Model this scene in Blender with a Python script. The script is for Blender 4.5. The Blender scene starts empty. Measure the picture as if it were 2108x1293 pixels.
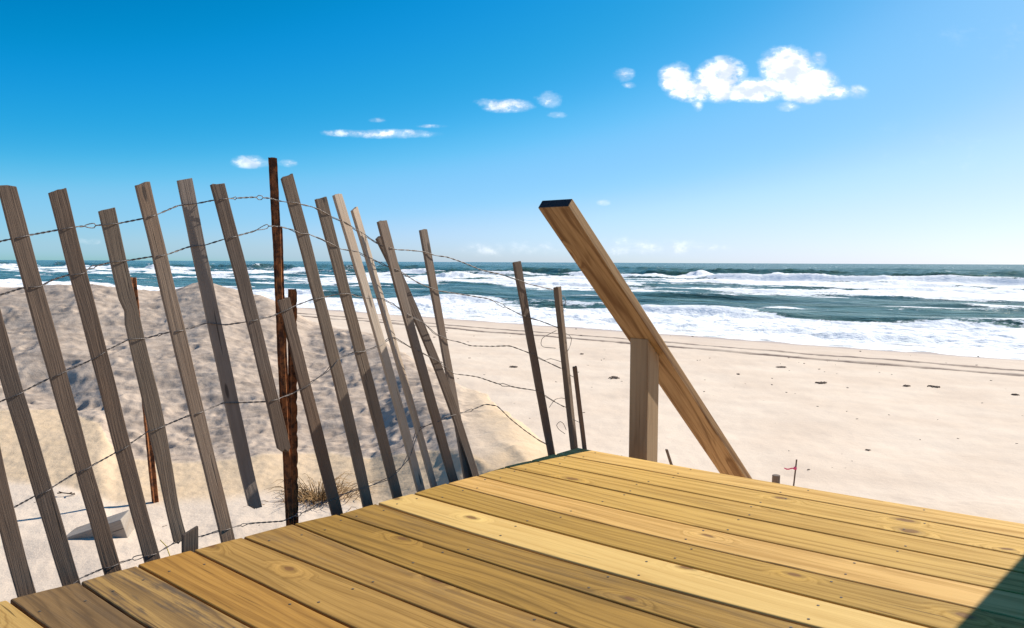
import bpy, bmesh, math, random
import numpy as np
from mathutils import Matrix, Vector

random.seed(7)
RNG = np.random.default_rng(11)
S = bpy.context.scene
C = S.collection

# ------------------------------------------------------------------ camera
PW, PH, FOC = 2108.0, 1293.0, 1690.0
PITCH, ROLL, EYE = 0.0633, 0.0045, 0.74
cp, sp = math.cos(PITCH), math.sin(PITCH)
cr, sr = math.cos(ROLL), math.sin(ROLL)
cam_d = bpy.data.cameras.new('camera')
cam = bpy.data.objects.new('camera', cam_d)
C.objects.link(cam)
cam_d.sensor_width = 36.0
cam_d.lens = 36.0 * FOC / PW
cam_d.clip_start = 0.05
cam_d.clip_end = 30000
R0 = Vector((1, 0, 0)); U0 = Vector((0, sp, cp)); F0 = Vector((0, cp, -sp))
Rv = R0 * cr + U0 * sr
Uv = R0 * (-sr) + U0 * cr
M = Matrix((Rv, Uv, -F0)).transposed().to_4x4()
M.translation = (0, 0, EYE)
cam.matrix_world = M
S.camera = cam

# ------------------------------------------------------------------ light
SUN_AZ, SUN_EL = math.radians(56), math.radians(38)
SUNV = Vector((math.sin(SUN_AZ) * math.cos(SUN_EL), math.cos(SUN_AZ) * math.cos(SUN_EL), math.sin(SUN_EL)))
sl = bpy.data.lights.new('sun', 'SUN')
sl.energy = 4.6
sl.angle = math.radians(0.5)
sl.color = (1.0, 0.93, 0.82)
so = bpy.data.objects.new('sun', sl)
C.objects.link(so)
so.rotation_euler = SUNV.to_track_quat('Z', 'Y').to_euler()
so.location = (20, 20, 30)

S.view_settings.view_transform = 'Standard'
S.view_settings.look = 'None'
S.view_settings.exposure = 0.5
S.view_settings.gamma = 1.0
S.view_settings.use_curve_mapping = False


class NT:
    """small helper to write node graphs"""
    def __init__(s, tree):
        s.t = tree; s.n = tree.nodes; s.l = tree.links
        s.n.clear()
    def node(s, typ, ins=None, **props):
        nd = s.n.new(typ)
        for k, v in props.items():
            setattr(nd, k, v)
        for k, v in (ins or {}).items():
            s.put(nd, k, v)
        return nd
    def put(s, nd, k, v):
        sock = nd.inputs[k]
        if isinstance(v, bpy.types.NodeSocket):
            s.l.new(v, sock)
        else:
            sock.default_value = v
    def math(s, op, a, b=0.0, c=0.0, clamp=False):
        nd = s.n.new('ShaderNodeMath'); nd.operation = op; nd.use_clamp = clamp
        s.put(nd, 0, a); s.put(nd, 1, b)
        if op in ('MULTIPLY_ADD', 'SMOOTH_MIN', 'SMOOTH_MAX', 'COMPARE', 'WRAP'):
            s.put(nd, 2, c)
        return nd.outputs[0]
    def step(s, x, lo, hi, smooth=True):
        nd = s.n.new('ShaderNodeMapRange')
        nd.interpolation_type = 'SMOOTHSTEP' if smooth else 'LINEAR'
        nd.clamp = True
        s.put(nd, 'Value', x); s.put(nd, 'From Min', lo); s.put(nd, 'From Max', hi)
        return nd.outputs[0]
    def ramp(s, x, lo, hi, a, b):
        nd = s.n.new('ShaderNodeMapRange'); nd.clamp = True
        for k, v in zip(('Value', 'From Min', 'From Max', 'To Min', 'To Max'), (x, lo, hi, a, b)):
            s.put(nd, k, v)
        return nd.outputs[0]
    def mix(s, f, a, b, mode='MIX'):
        nd = s.n.new('ShaderNodeMix'); nd.data_type = 'RGBA'; nd.blend_type = mode
        s.put(nd, 0, f)
        for i, v in ((6, a), (7, b)):
            if isinstance(v, bpy.types.NodeSocket): s.l.new(v, nd.inputs[i])
            else: nd.inputs[i].default_value = (*v[:3], 1)
        return nd.outputs[2]
    def noise(s, vec, scale, detail=3.0, rough=0.5, dist=0.0, dim='3D'):
        nd = s.n.new('ShaderNodeTexNoise'); nd.noise_dimensions = dim
        if vec is not None: s.put(nd, 'Vector', vec)
        s.put(nd, 'Scale', scale); s.put(nd, 'Detail', detail); s.put(nd, 'Roughness', rough); s.put(nd, 'Distortion', dist)
        return nd.outputs[0]
    def vmul(s, vec, m):
        nd = s.n.new('ShaderNodeVectorMath'); nd.operation = 'MULTIPLY'
        s.put(nd, 0, vec); s.put(nd, 1, m); return nd.outputs[0]
    def vadd(s, vec, m):
        nd = s.n.new('ShaderNodeVectorMath'); nd.operation = 'ADD'
        s.put(nd, 0, vec); s.put(nd, 1, m); return nd.outputs[0]
    def sep(s, vec):
        nd = s.n.new('ShaderNodeSeparateXYZ'); s.put(nd, 0, vec); return nd.outputs
    def comb(s, x, y, z=0.0):
        nd = s.n.new('ShaderNodeCombineXYZ')
        s.put(nd, 0, x); s.put(nd, 1, y); s.put(nd, 2, z); return nd.outputs[0]
    def bump(s, h, strength, dist, normal=None):
        nd = s.n.new('ShaderNodeBump')
        s.put(nd, 'Height', h); s.put(nd, 'Strength', strength); s.put(nd, 'Distance', dist)
        if normal is not None: s.put(nd, 'Normal', normal)
        return nd.outputs[0]
    def attr(s, name):
        nd = s.n.new('ShaderNodeAttribute'); nd.attribute_name = name; return nd


def ray(px, py):
    x = (px - PW / 2) / FOC; y = -(py - PH / 2) / FOC
    x, y = cr * x - sr * y, sr * x + cr * y
    return np.array([x, cp + y * sp, -sp + y * cp])

def at_depth(px, py, Y):
    r = ray(px, py); p = r * (Y / r[1]); p[2] += EYE; return p

def on_level(px, py, z):
    r = ray(px, py); p = r * ((z - EYE) / r[2]); p[2] += EYE; return p


# ------------------------------------------------------------------ world: clear sky with a few small clouds
W = bpy.data.worlds.new('World'); S.world = W; W.use_nodes = True
n = NT(W.node_tree)
sky = n.node('ShaderNodeTexSky')
sky.sky_type = 'NISHITA'; sky.sun_disc = False
sky.sun_elevation = SUN_EL; sky.sun_rotation = SUN_AZ
sky.altitude = 0; sky.air_density = 0.6; sky.dust_density = 0.5; sky.ozone_density = 5.0
# the deep polarised blue of the photograph: one tone curve per channel on the physical sky
hs = n.node('ShaderNodeRGBCurve', {'Color': n.vmul(sky.outputs[0], (0.1, 0.1, 0.1))})
cm = hs.mapping; cm.extend = 'HORIZONTAL'
for ci, pts in enumerate(([(0, 0), (.09, 0), (.13, .008), (.165, .03), (.20, .085), (.234, .15), (.30, .22), (.346, .296), (.40, .37), (.64, .56), (1, .75)],
                          [(0, 0), (.15, .12), (.19, .18), (.24, .24), (.297, .305), (.33, .355), (.37, .405), (.45, .455), (.53, .52), (.577, .565), (.716, .634), (1, .78)],
                          [(0, 0), (.25, .28), (.38, .42), (.43, .50), (.514, .56), (.584, .63), (.665, .695), (.85, .72), (1, .75)])):
    cv = cm.curves[ci]
    cv.points[0].location = pts[0]; cv.points[1].location = pts[-1]
    for p_ in pts[1:-1]: cv.points.new(*p_)
    for p_ in cv.points: p_.handle_type = 'AUTO_CLAMPED'
cm.update()
geo = n.node('ShaderNodeTexCoord')
dx, dy, dz = n.sep(geo.outputs['Generated'])
inv = n.math('DIVIDE', 1.0, n.math('MAXIMUM', dy, 0.05))
gx = n.math('MULTIPLY', dx, inv); gz = n.math('MULTIPLY', dz, inv)
gv = n.comb(gx, n.math('MULTIPLY', gz, 1.5), 0.0)
nz = n.noise(gv, 26.0, 7.0, 0.62)
nz2 = n.noise(gv, 85.0, 6.0, 0.68)
nzz = n.math('ADD', n.math('MULTIPLY', n.math('SUBTRACT', nz, 0.5), 4.4), n.math('MULTIPLY', n.math('SUBTRACT', nz2, 0.5), 1.7))
fx = n.math('ADD', gx, n.math('MULTIPLY', n.math('SUBTRACT', n.noise(gv, 14.0, 3.0, 0.5), 0.5), 0.022))
# (px, py, half width, half height, strength): where each puff stands on the sky
puffs = [(1393, 162, 30, 28, 1.0), (1430, 185, 50, 22, 1.0), (1487, 165, 46, 38, 1.1), (1550, 184, 64, 22, 1.1),
         (1622, 146, 50, 42, 1.2), (1655, 172, 60, 32, 1.15), (1712, 190, 40, 15, .75), (1765, 190, 24, 13, .5), (1590, 130, 26, 14, .7), (1690, 122, 16, 14, .6), (1620, 220, 26, 9, .6),
         (1437, 208, 14, 18, .5), (1285, 154, 22, 13, .62), (1300, 175, 16, 6, .4), (1045, 218, 46, 12, .72), (1005, 212, 26, 9, .5),
         (1132, 205, 28, 15, .6), (1146, 237, 20, 7, .5), (800, 276, 85, 9, .66), (715, 274, 50, 7, .46), (775, 247, 18, 5, .3),
         (520, 333, 42, 12, .56), (590, 336, 18, 8, .5), (1243, 417, 17, 6, .55), (890, 260, 30, 4, .3), (178, 497, 26, 8, .35),
         (1060, 512, 120, 16, .30), (1330, 508, 130, 19, .32), (1440, 512, 60, 12, .26), (1950, 300, 200, 60, .1), (2050, 70, 160, 50, .12)]
tot = None
for (px, py, a, b, st) in puffs:
    r = ray(px, py); cx, cz = r[0] / r[1], r[2] / r[1]
    ex = n.math('DIVIDE', n.math('SUBTRACT', fx, cx), a / FOC)
    ez = n.math('DIVIDE', n.math('SUBTRACT', gz, cz), b / FOC)
    d2 = n.math('ADD', n.math('MULTIPLY', ex, ex), n.math('MULTIPLY', ez, ez))
    g = n.math('MULTIPLY', n.math('SUBTRACT', 1.0, n.math('MULTIPLY', d2, 0.5), clamp=True), st)
    tot = g if tot is None else n.math('MAXIMUM', tot, g)
body = n.math('ADD', tot, n.math('MULTIPLY', nzz, 0.72))
cov = n.math('MULTIPLY', n.step(body, 0.24, 0.92), n.step(tot, 0.02, 0.30))
cov = n.math('MULTIPLY', cov, n.step(tot, 0.0, 0.75, False))
veil = n.math('MULTIPLY', n.math('MULTIPLY', n.step(n.math('ADD', tot, n.math('MULTIPLY', nzz, 0.30)), 0.10, 0.75), n.step(tot, 0.0, 0.35)), 0.26)
cov = n.math('MAXIMUM', cov, veil)
cov = n.math('MULTIPLY', n.math('POWER', cov, 0.8), n.math('GREATER_THAN', dy, 0.05))
shade = n.step(n.noise(gv, 40.0, 4.0, 0.5), 0.35, 0.6)
ccol = n.mix(shade, (5.5, 6.2, 7.2), (10, 10, 10))
wcol = n.mix(cov, n.vmul(hs.outputs[0], (10.0, 10.0, 10.0)), ccol)
bg = n.node('ShaderNodeBackground', {'Color': wcol, 'Strength': 0.10})
wo = n.node('ShaderNodeOutputWorld', {'Surface': bg.outputs[0]})


# ------------------------------------------------------------------ helpers: noise, meshes, tags
def _hash(ix, iy, seed):
    h = (ix.astype(np.int64) * 374761393 + iy.astype(np.int64) * 668265263 + seed * 1442695041) & 0x7fffffff
    h = ((h ^ (h >> 13)) * 1274126177) & 0x7fffffff
    h = h ^ (h >> 16)
    return (h & 0xffff) / 65535.0

def pnoise(x, y, seed=0):
    ix = np.floor(x); iy = np.floor(y); fx_ = x - ix; fy_ = y - iy
    out = 0
    u = fx_ * fx_ * fx_ * (fx_ * (fx_ * 6 - 15) + 10); v = fy_ * fy_ * fy_ * (fy_ * (fy_ * 6 - 15) + 10)
    vals = []
    for dx_, dy_ in ((0, 0), (1, 0), (0, 1), (1, 1)):
        a = _hash(ix + dx_, iy + dy_, seed) * 2 * np.pi
        vals.append(np.cos(a) * (fx_ - dx_) + np.sin(a) * (fy_ - dy_))
    return 1.4 * ((vals[0] * (1 - u) + vals[1] * u) * (1 - v) + (vals[2] * (1 - u) + vals[3] * u) * v)

def fbm(x, y, seed=0, octv=4, gain=0.5):
    s = 0; a = 1.0
    for i in range(octv):
        s = s + a * pnoise(x * 2 ** i + 17.3 * i, y * 2 ** i - 9.1 * i, seed + i); a *= gain
    return s

def smooth(x, lo, hi):
    t = np.clip((x - lo) / (hi - lo), 0, 1); return t * t * (3 - 2 * t)

def grid_mesh(name, X, Y, Z, mat, attrs=None, wrap=False):
    nr, nc = X.shape
    me = bpy.data.meshes.new(name)
    co = np.stack([X, Y, Z], -1).reshape(-1, 3).astype(np.float32)
    i, j = np.meshgrid(np.arange(nr - 1), np.arange(nc - 1), indexing='ij')
    a = (i * nc + j).ravel()
    q = np.stack([a, a + 1, a + nc + 1, a + nc], -1).astype(np.int32)
    me.vertices.add(len(co)); me.vertices.foreach_set('co', co.ravel())
    me.loops.add(q.size); me.loops.foreach_set('vertex_index', q.ravel())
    me.polygons.add(len(q)); me.polygons.foreach_set('loop_start', np.arange(0, q.size, 4, dtype=np.int32))
    me.polygons.foreach_set('loop_total', np.full(len(q), 4, np.int32))
    me.polygons.foreach_set('use_smooth', np.ones(len(q), bool))
    for k, v in (attrs or {}).items():
        at = me.attributes.new(k, 'FLOAT', 'POINT'); at.data.foreach_set('value', v.ravel().astype(np.float32))
    me.update(); me.validate()
    me.materials.append(mat)
    o = bpy.data.objects.new(name, me); C.objects.link(o)
    return o

class MB:
    """collects vertices / faces / grain uv, links ONE mesh object"""
    def __init__(s):
        s.v = []; s.f = []; s.uv = []; s.m = []; s.sm = []
    def face(s, idx, uvs, m=0, smooth_=False):
        s.f.append(tuple(idx)); s.uv.append(uvs); s.m.append(m); s.sm.append(smooth_)
    def loft(s, rings, us, vs, m=0, cap=True, capm=None, smooth_=False):
        """rings: list of equal-length closed loops of points; us: length coordinate per ring; vs: grain coordinate per loop corner"""
        b = len(s.v); k = len(rings[0])
        for r in rings: s.v += [tuple(p) for p in r]
        for i in range(len(rings) - 1):
            for j in range(k):
                j2 = (j + 1) % k
                v1 = vs[j]; v2 = vs[j + 1]
                s.face((b + i * k + j, b + i * k + j2, b + (i + 1) * k + j2, b + (i + 1) * k + j),
                       ((us[i], v1), (us[i], v2), (us[i + 1], v2), (us[i + 1], v1)), m, smooth_)
        if cap:
            cm = m if capm is None else capm
            e = b + (len(rings) - 1) * k
            s.face([b + j for j in reversed(range(k))], [(us[0], vs[j]) for j in reversed(range(k))], cm)
            s.face([e + j for j in range(k)], [(us[-1], vs[j]) for j in range(k)], cm)
    def tube(s, pts, rad, k=6, m=0):
        pts = [np.array(p, float) for p in pts]; n_ = len(pts)
        rads = rad if hasattr(rad, '__len__') else [rad] * n_
        rings = []; up = np.array([0, 0, 1.0])
        for i in range(n_):
            a = pts[min(i + 1, n_ - 1)] - pts[max(i - 1, 0)]; a /= max(np.linalg.norm(a), 1e-9)
            x = np.cross(a, up)
            if np.linalg.norm(x) < 1e-3: x = np.cross(a, [1.0, 0, 0])
            x /= np.linalg.norm(x); y = np.cross(x, a)
            rings.append([pts[i] + rads[i] * (math.cos(t) * x + math.sin(t) * y) for t in np.arange(k) * 2 * math.pi / k])
        us = np.arange(n_) * 0.02
        s.loft(rings, us, np.arange(k + 1) * 0.01, m, smooth_=True)
    def box(s, o, ex, ey, ez, m=0, off=(0, 0)):
        """box spanned by three edge vectors from corner o; grain runs along ex"""
        o = np.array(o, float); ex = np.array(ex, float); ey = np.array(ey, float); ez = np.array(ez, float)
        L = np.linalg.norm(ex); b1 = np.linalg.norm(ey); b2 = np.linalg.norm(ez)
        r0 = [o, o + ey, o + ey + ez, o + ez]; r1 = [p + ex for p in r0]
        vs = np.array([0, b1, b1 + b2, 2 * b1 + b2, 2 * (b1 + b2)]) + off[1]
        s.loft([r0, r1], [off[0], off[0] + L], vs, m)
    def build(s, name, mats, parent=None, bevel=0.0, recalc=True):
        me = bpy.data.meshes.new(name)
        me.from_pydata([tuple(map(float, v)) for v in s.v], [], s.f)
        uvl = me.uv_layers.new(name='grain')
        flat = [c for u in s.uv for p in u for c in p]
        uvl.data.foreach_set('uv', flat)
        for mt in (mats if isinstance(mats, (list, tuple)) else [mats]): me.materials.append(mt)
        me.polygons.foreach_set('material_index', s.m)
        me.polygons.foreach_set('use_smooth', s.sm)
        if recalc:
            bm = bmesh.new(); bm.from_mesh(me); bmesh.ops.recalc_face_normals(bm, faces=bm.faces); bm.to_mesh(me); bm.free()
        me.update()
        o = bpy.data.objects.new(name, me); C.objects.link(o)
        if parent is not None: o.parent = parent
        if bevel:
            md = o.modifiers.new('bevel', 'BEVEL'); md.width = bevel; md.segments = 2; md.limit_method = 'ANGLE'; md.angle_limit = math.radians(50)
        return o

def tag(o, label=None, cat=None, group=None, kind=None):
    for k, v in (('label', label), ('category', cat), ('group', group), ('kind', kind)):
        if v: o[k] = v
    return o

def thing(name, label, cat, loc=(0, 0, 0), group=None):
    o = bpy.data.objects.new(name, None); C.objects.link(o)
    o.location = loc; o.empty_display_size = 0.1
    return tag(o, label, cat, group)


# ------------------------------------------------------------------ materials
def new_mat(name):
    m = bpy.data.materials.new(name); m.use_nodes = True
    return m, NT(m.node_tree)

def finish(n, col, rough=0.6, spec=0.3, normal=None, **kw):
    ins = {'Base Color': col, 'Roughness': rough, 'Specular IOR Level': spec}
    if normal is not None: ins['Normal'] = normal
    ins.update(kw)
    p = n.node('ShaderNodeBsdfPrincipled', ins)
    n.node('ShaderNodeOutputMaterial', {'Surface': p.outputs[0]})

def wood_mat(name, base, dark, knotcol=(0.16, 0.07, 0.025), ring=55.0, grey=0.0, stain=0.0, rough=0.55, spec=0.25, knots=0.5, contrast=1.0, pale=None):
    """sawn lumber: rings that flow round knots, fine fibres, blotches; grain uv is in metres"""
    m, n = new_mat(name)
    uv = n.node('ShaderNodeUVMap', uv_map='grain').outputs[0]
    vd = n.node('ShaderNodeTexVoronoi', {'Vector': n.vadd(n.vmul(uv, (3.0, 5.6, 1)), n.vmul(n.node('ShaderNodeTexNoise', {'Vector': uv, 'Scale': 14.0, 'Detail': 4.0}).outputs[1], (0.16, 0.16, 0))), 'Scale': 1.0, 'Randomness': 0.9}, voronoi_dimensions='2D')
    dist = vd.outputs['Distance']; rnd = n.sep(vd.outputs['Color'])[0]
    has = n.math('GREATER_THAN', rnd, 1.0 - knots)
    size = n.ramp(rnd, 1.0 - knots, 1.0, 0.05, 0.13)
    kn = n.math('MULTIPLY', n.step(dist, size, n.math('MULTIPLY', size, 0.55)), has)
    halo = n.math('MULTIPLY', n.step(dist, 0.30, 0.05), has)
    x, y, _ = n.sep(uv)
    warp = n.noise(n.vmul(uv, (0.75, 5.0, 1)), 1.0, 2.0, 0.5)
    warp2 = n.noise(n.vmul(uv, (3.0, 14.0, 1)), 1.0, 3.0, 0.5)
    ph = n.math('ADD', n.math('MULTIPLY', y, ring * 2.2), n.math('ADD', n.math('MULTIPLY', warp, 26.0), n.math('MULTIPLY', warp2, 3.0)))
    ph = n.math('ADD', ph, n.math('MULTIPLY', halo, 13.0))
    sn = n.math('MULTIPLY_ADD', n.math('SINE', ph), 0.5, 0.5)
    rings = n.math('POWER', sn, 2.2)
    sn2 = n.math('MULTIPLY_ADD', n.math('SINE', n.math('MULTIPLY_ADD', ph, 2.3, 1.0)), 0.5, 0.5)
    rings = n.math('ADD', rings, n.math('MULTIPLY', n.math('POWER', sn2, 7.0), n.ramp(warp, 0.35, 0.65, 0.25, 0.95)))
    fib = n.noise(n.vmul(uv, (5.0, 420.0, 1)), 1.0, 3.0, 0.6)
    fib2 = n.noise(n.vmul(uv, (2.0, 70.0, 1)), 1.0, 4.0, 0.6)
    blot = n.noise(n.vmul(uv, (2.2, 9.0, 1)), 1.0, 4.0, 0.55)
    amt = n.math('ADD', n.math('MULTIPLY', rings, 0.42 * contrast), n.math('MULTIPLY', n.math('SUBTRACT', fib2, 0.42), 1.1 * contrast))
    amt = n.math('ADD', amt, n.math('MULTIPLY', n.math('SUBTRACT', blot, 0.5), 0.9 * contrast))
    amt = n.math('ADD', amt, n.math('MULTIPLY', n.math('SUBTRACT', fib, 0.5), 0.9 * contrast), clamp=True)
    col = n.mix(amt, base, dark)
    if pale is None: pale = tuple(min(1, c * 1.5) for c in base)
    col = n.mix(n.math('MULTIPLY', n.math('MULTIPLY', halo, n.step(blot, 0.42, 0.62)), 0.55), col, pale)
    col = n.mix(n.math('MULTIPLY', kn, 0.85), col, knotcol)
    rim = n.math('MULTIPLY', n.math('MULTIPLY', n.step(dist, n.math('MULTIPLY', size, 1.5), size), n.math('SUBTRACT', 1.0, kn)), has)
    col = n.mix(n.math('MULTIPLY', rim, 0.45), col, tuple(c * .5 for c in dark))
    # small checks (dark short splits along the grain)
    chk = n.noise(n.vmul(uv, (4.0, 120.0, 1)), 1.0, 2.0, 0.4)
    col = n.mix(n.math('MULTIPLY', n.step(chk, 0.68, 0.75), 0.75), col, tuple(c * .35 for c in dark))
    if stain:
        st = n.step(n.math('ADD', n.noise(n.vmul(uv, (5.0, 24.0, 1)), 1.0, 5.0, 0.65), n.math('MULTIPLY', n.math('SUBTRACT', fib2, 0.5), 0.5)), 0.47, 0.66)
        col = n.mix(n.math('MULTIPLY', st, stain), col, (0.085, 0.065, 0.05))
    if grey:
        col = n.mix(n.math('MULTIPLY', n.math('MULTIPLY', n.step(n.noise(n.vmul(uv, (1.1, 4.0, 1)), 1.0, 6.0, 0.7, 0.6), 0.46, 0.72), n.ramp(fib2, 0.3, 0.6, 0.5, 1.3)), grey, clamp=True), col, tuple(c * k for c, k in zip(dark, (.62, .68, .85))))
    h = n.math('ADD', n.math('MULTIPLY', fib, 0.5), n.math('MULTIPLY', fib2, 0.9))
    h = n.math('SUBTRACT', h, n.math('MULTIPLY', n.step(chk, 0.70, 0.76), 0.8))
    finish(n, col, n.ramp(amt, 0, 1, rough, min(1, rough + .2)), spec, n.bump(h, 0.35, 0.002))
    return m

def weathered_mat(name, base=(0.215, 0.17, 0.137), dark=(0.125, 0.097, 0.077)):
    m, n = new_mat(name)
    uv = n.node('ShaderNodeUVMap', uv_map='grain').outputs[0]
    warp = n.noise(n.vmul(uv, (3.0, 18.0, 1)), 1.0, 3.0, 0.5)
    x, y, _ = n.sep(uv)
    uvw = n.comb(x, n.math('ADD', y, n.math('MULTIPLY', warp, 0.02)))
    fib = n.noise(n.vmul(uvw, (5.0, 330.0, 1)), 1.0, 4.0, 0.65)
    fib2 = n.noise(n.vmul(uvw, (4.0, 110.0, 1)), 1.0, 3.0, 0.6)
    blot = n.noise(n.vmul(uv, (6.0, 16.0, 1)), 1.0, 5.0, 0.6)
    amt = n.math('ADD', n.math('MULTIPLY', n.math('SUBTRACT', fib, 0.42), 1.3), n.math('MULTIPLY', n.math('SUBTRACT', fib2, 0.45), 0.8))
    amt = n.math('ADD', amt, n.math('MULTIPLY', n.math('SUBTRACT', blot, 0.5), 1.5), clamp=True)
    col = n.mix(amt, base, dark)
    warm = n.noise(n.vmul(uv, (2.2, 6.0, 1)), 1.0, 3.0, 0.5)
    col = n.mix(n.math('MULTIPLY', n.step(warm, 0.45, 0.7), 0.45), col, tuple(c * k for c, k in zip(base, (.95, .78, .62))))
    vd = n.node('ShaderNodeTexVoronoi', {'Vector': n.vmul(uv, (6.0, 26.0, 1)), 'Scale': 1.0}, voronoi_dimensions='2D')
    kn = n.math('MULTIPLY', n.step(vd.outputs['Distance'], 0.16, 0.09), n.math('GREATER_THAN', n.sep(vd.outputs['Color'])[0], 0.84))
    col = n.mix(n.math('MULTIPLY', kn, 0.8), col, (0.05, 0.04, 0.035))
    chk = n.noise(n.vmul(uv, (3.2, 95.0, 1)), 1.0, 2.0, 0.4)
    split = n.step(chk, 0.69, 0.74)
    col = n.mix(n.math('MULTIPLY', split, 0.75), col, tuple(c * .3 for c in dark))
    pale = n.noise(n.vmul(uv, (1.6, 10.0, 1)), 1.0, 5.0, 0.65)
    col = n.mix(n.math('MULTIPLY', n.step(pale, 0.52, 0.72), 0.5), col, tuple(min(1, c * k) for c, k in zip(base, (1.35, 1.38, 1.42))))
    h = n.math('SUBTRACT', n.math('ADD', n.math('MULTIPLY', fib, 0.7), fib2), split)
    finish(n, col, 0.8, 0.2, n.bump(h, 0.6, 0.003))
    return m

def rust_mat(name):
    m, n = new_mat(name)
    tc = n.node('ShaderNodeTexCoord').outputs['Object']
    a = n.noise(tc, 38.0, 6.0, 0.65); b = n.noise(n.vmul(tc, (1, 1, 0.25)), 60.0, 5.0, 0.6)
    col = n.mix(n.step(a, 0.36, 0.62), (0.06, 0.026, 0.015), (0.30, 0.105, 0.035))
    col = n.mix(n.math('MULTIPLY', n.step(b, 0.55, 0.75), 0.8), col, (0.46, 0.20, 0.07))
    col = n.mix(n.math('MULTIPLY', n.step(n.noise(tc, 120.0, 2.0), 0.62, 0.7), 0.7), col, (0.02, 0.012, 0.01))
    finish(n, col, 0.85, 0.2, n.bump(a, 0.45, 0.004))
    return m

def plain_mat(name, col, var=0.3, scale=60.0, rough=0.8, spec=0.2, bump=0.3, **kw):
    m, n = new_mat(name)
    tc = n.node('ShaderNodeTexCoord').outputs['Object']
    a = n.noise(tc, scale, 4.0, 0.6)
    c = n.mix(n.step(a, 0.3, 0.7), tuple(x * (1 - var) for x in col), tuple(min(1, x * (1 + var)) for x in col))
    finish(n, c, rough, spec, n.bump(a, bump, 0.004), **kw)
    return m


# ------------------------------------------------------------------ shore frame: u runs out to sea, v along the shore
AZ = math.radians(42)
E2 = np.array([math.sin(AZ), math.cos(AZ), 0.0])        # stair direction / out to sea
E1 = np.array([math.cos(AZ), -math.sin(AZ), 0.0])       # along the deck boards
SEA = -3.05

def sand_material():
    m, n = new_mat('sand')
    pos = n.node('ShaderNodeNewGeometry').outputs['Position']
    damp = n.attr('damp').outputs['Fac']; trod = n.attr('trod').outputs['Fac']; wet = n.attr('wet').outputs['Fac']
    a = n.noise(pos, 0.55, 4.0, 0.55); b = n.noise(pos, 9.0, 4.0, 0.6); g = n.noise(pos, 260.0, 2.0, 0.6)
    col = n.mix(n.step(a, 0.3, 0.7), (0.67, 0.54, 0.42), (0.73, 0.605, 0.48))
    col = n.mix(n.math('MULTIPLY', n.step(b, 0.5, 0.75), 0.12), col, (0.50, 0.385, 0.30))
    dampn = n.math('MULTIPLY', damp, n.ramp(b, 0.3, 0.7, 0.85, 1.0))
    col = n.mix(dampn, col, (0.62, 0.455, 0.285))
    col = n.mix(n.math('MULTIPLY', trod, 0.9), col, n.mix(n.step(n.noise(n.vmul(pos, (4.5, 9.0, 6.0)), 1.0, 6.0, 0.7), 0.36, 0.62), (0.335, 0.258, 0.20), (0.52, 0.41, 0.32)))
    col = n.mix(n.math('MULTIPLY', wet, 0.9), col, (0.44, 0.335, 0.27))
    # dark grains
    col = n.mix(n.math('MULTIPLY', n.step(g, 0.62, 0.75), 0.25), col, (0.2, 0.15, 0.11))
    # vehicle tracks: ruts of turned sand along the shore, groove shade painted dark
    x, y, z = n.sep(pos)
    u = n.math('ADD', n.math('MULTIPLY', x, float(E2[0])), n.math('MULTIPLY', y, float(E2[1])))
    v = n.math('ADD', n.math('MULTIPLY', x, float(E1[0])), n.math('MULTIPLY', y, float(E1[1])))
    wob = n.math('MULTIPLY', n.math('SUBTRACT', n.noise(n.comb(v, 0.0), 0.05, 2.0), 0.5), 0.6)
    uu = n.math('ADD', u, wob)
    brk = n.noise(n.comb(v, u), 0.7, 4.0, 0.6)
    for u0, wd, st in ((TRACK_U, 0.25, 1.0), (TRACK_U + 1.7, 0.28, 0.95)):
        t = n.step(n.math('ABSOLUTE', n.math('SUBTRACT', uu, u0)), wd * 1.9, wd * 0.6)
        t = n.math('MULTIPLY', t, n.ramp(brk, 0.35, 0.55, 0.5, 1.0))
        col = n.mix(n.math('MULTIPLY', t, st), col, (0.17, 0.125, 0.10))
    h = n.math('ADD', n.math('MULTIPLY', b, 1.0), n.math('MULTIPLY', g, 0.12))
    h = n.math('ADD', h, n.math('MULTIPLY', n.noise(pos, 40.0, 3.0, 0.6), 0.35))
    finish(n, col, n.ramp(wet, 0, 1, 0.95, 0.45), 0.12, n.bump(h, 0.38, 0.02))
    return m

TRACK_U = 26.2

# ------------------------------------------------------------------ sand: beach, dune and the hollow by the fence, one sheet
HY = 539.0
def zy(y, Y): return EYE - (y - HY) / FOC * Y
# columns of the dune: photo x, then (Y, z) of foot, lip, middle, crest, back, base
cols = []
def colm(x, foot, lip, mid, crest, back=(2.0, -0.9), base=(5.0, -1.95), near=-0.50):
    k = [(0.6, near - 0.02), (foot[0] - 1.5, near - 0.03), (foot[0] - .25, zy(foot[1], foot[0]) - .01), (foot[0], zy(foot[1], foot[0])), (lip[0], zy(lip[1], lip[0])), (lip[0] + .3, zy(lip[1], lip[0]) + .02),
         (mid[0], zy(mid[1], mid[0])), (crest[0], zy(crest[1], crest[0])), (crest[0] + .35, zy(crest[1], crest[0]) - .02),
         (crest[0] + back[0], zy(crest[1], crest[0]) + back[1]), (crest[0] + base[0], base[1])]
    cols.append((x, k))
colm(-900, (4.45, 1000), (5.6, 850), (6.7, 725), (8.2, 598))
colm(-250, (4.45, 998), (5.6, 850), (6.7, 725), (8.2, 596))
colm(0, (4.45, 994), (5.6, 849), (6.7, 722), (8.2, 599))
colm(110, (4.35, 1005), (5.6, 852), (6.7, 715), (8.2, 590))
colm(195, (4.15, 1030), (5.3, 880), (6.6, 730), (8.2, 590))
colm(228, (4.1, 1040), (4.75, 955), (6.7, 722), (8.2, 594))
colm(320, (4.1, 1042), (4.75, 962), (6.7, 722), (8.3, 604))
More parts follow.
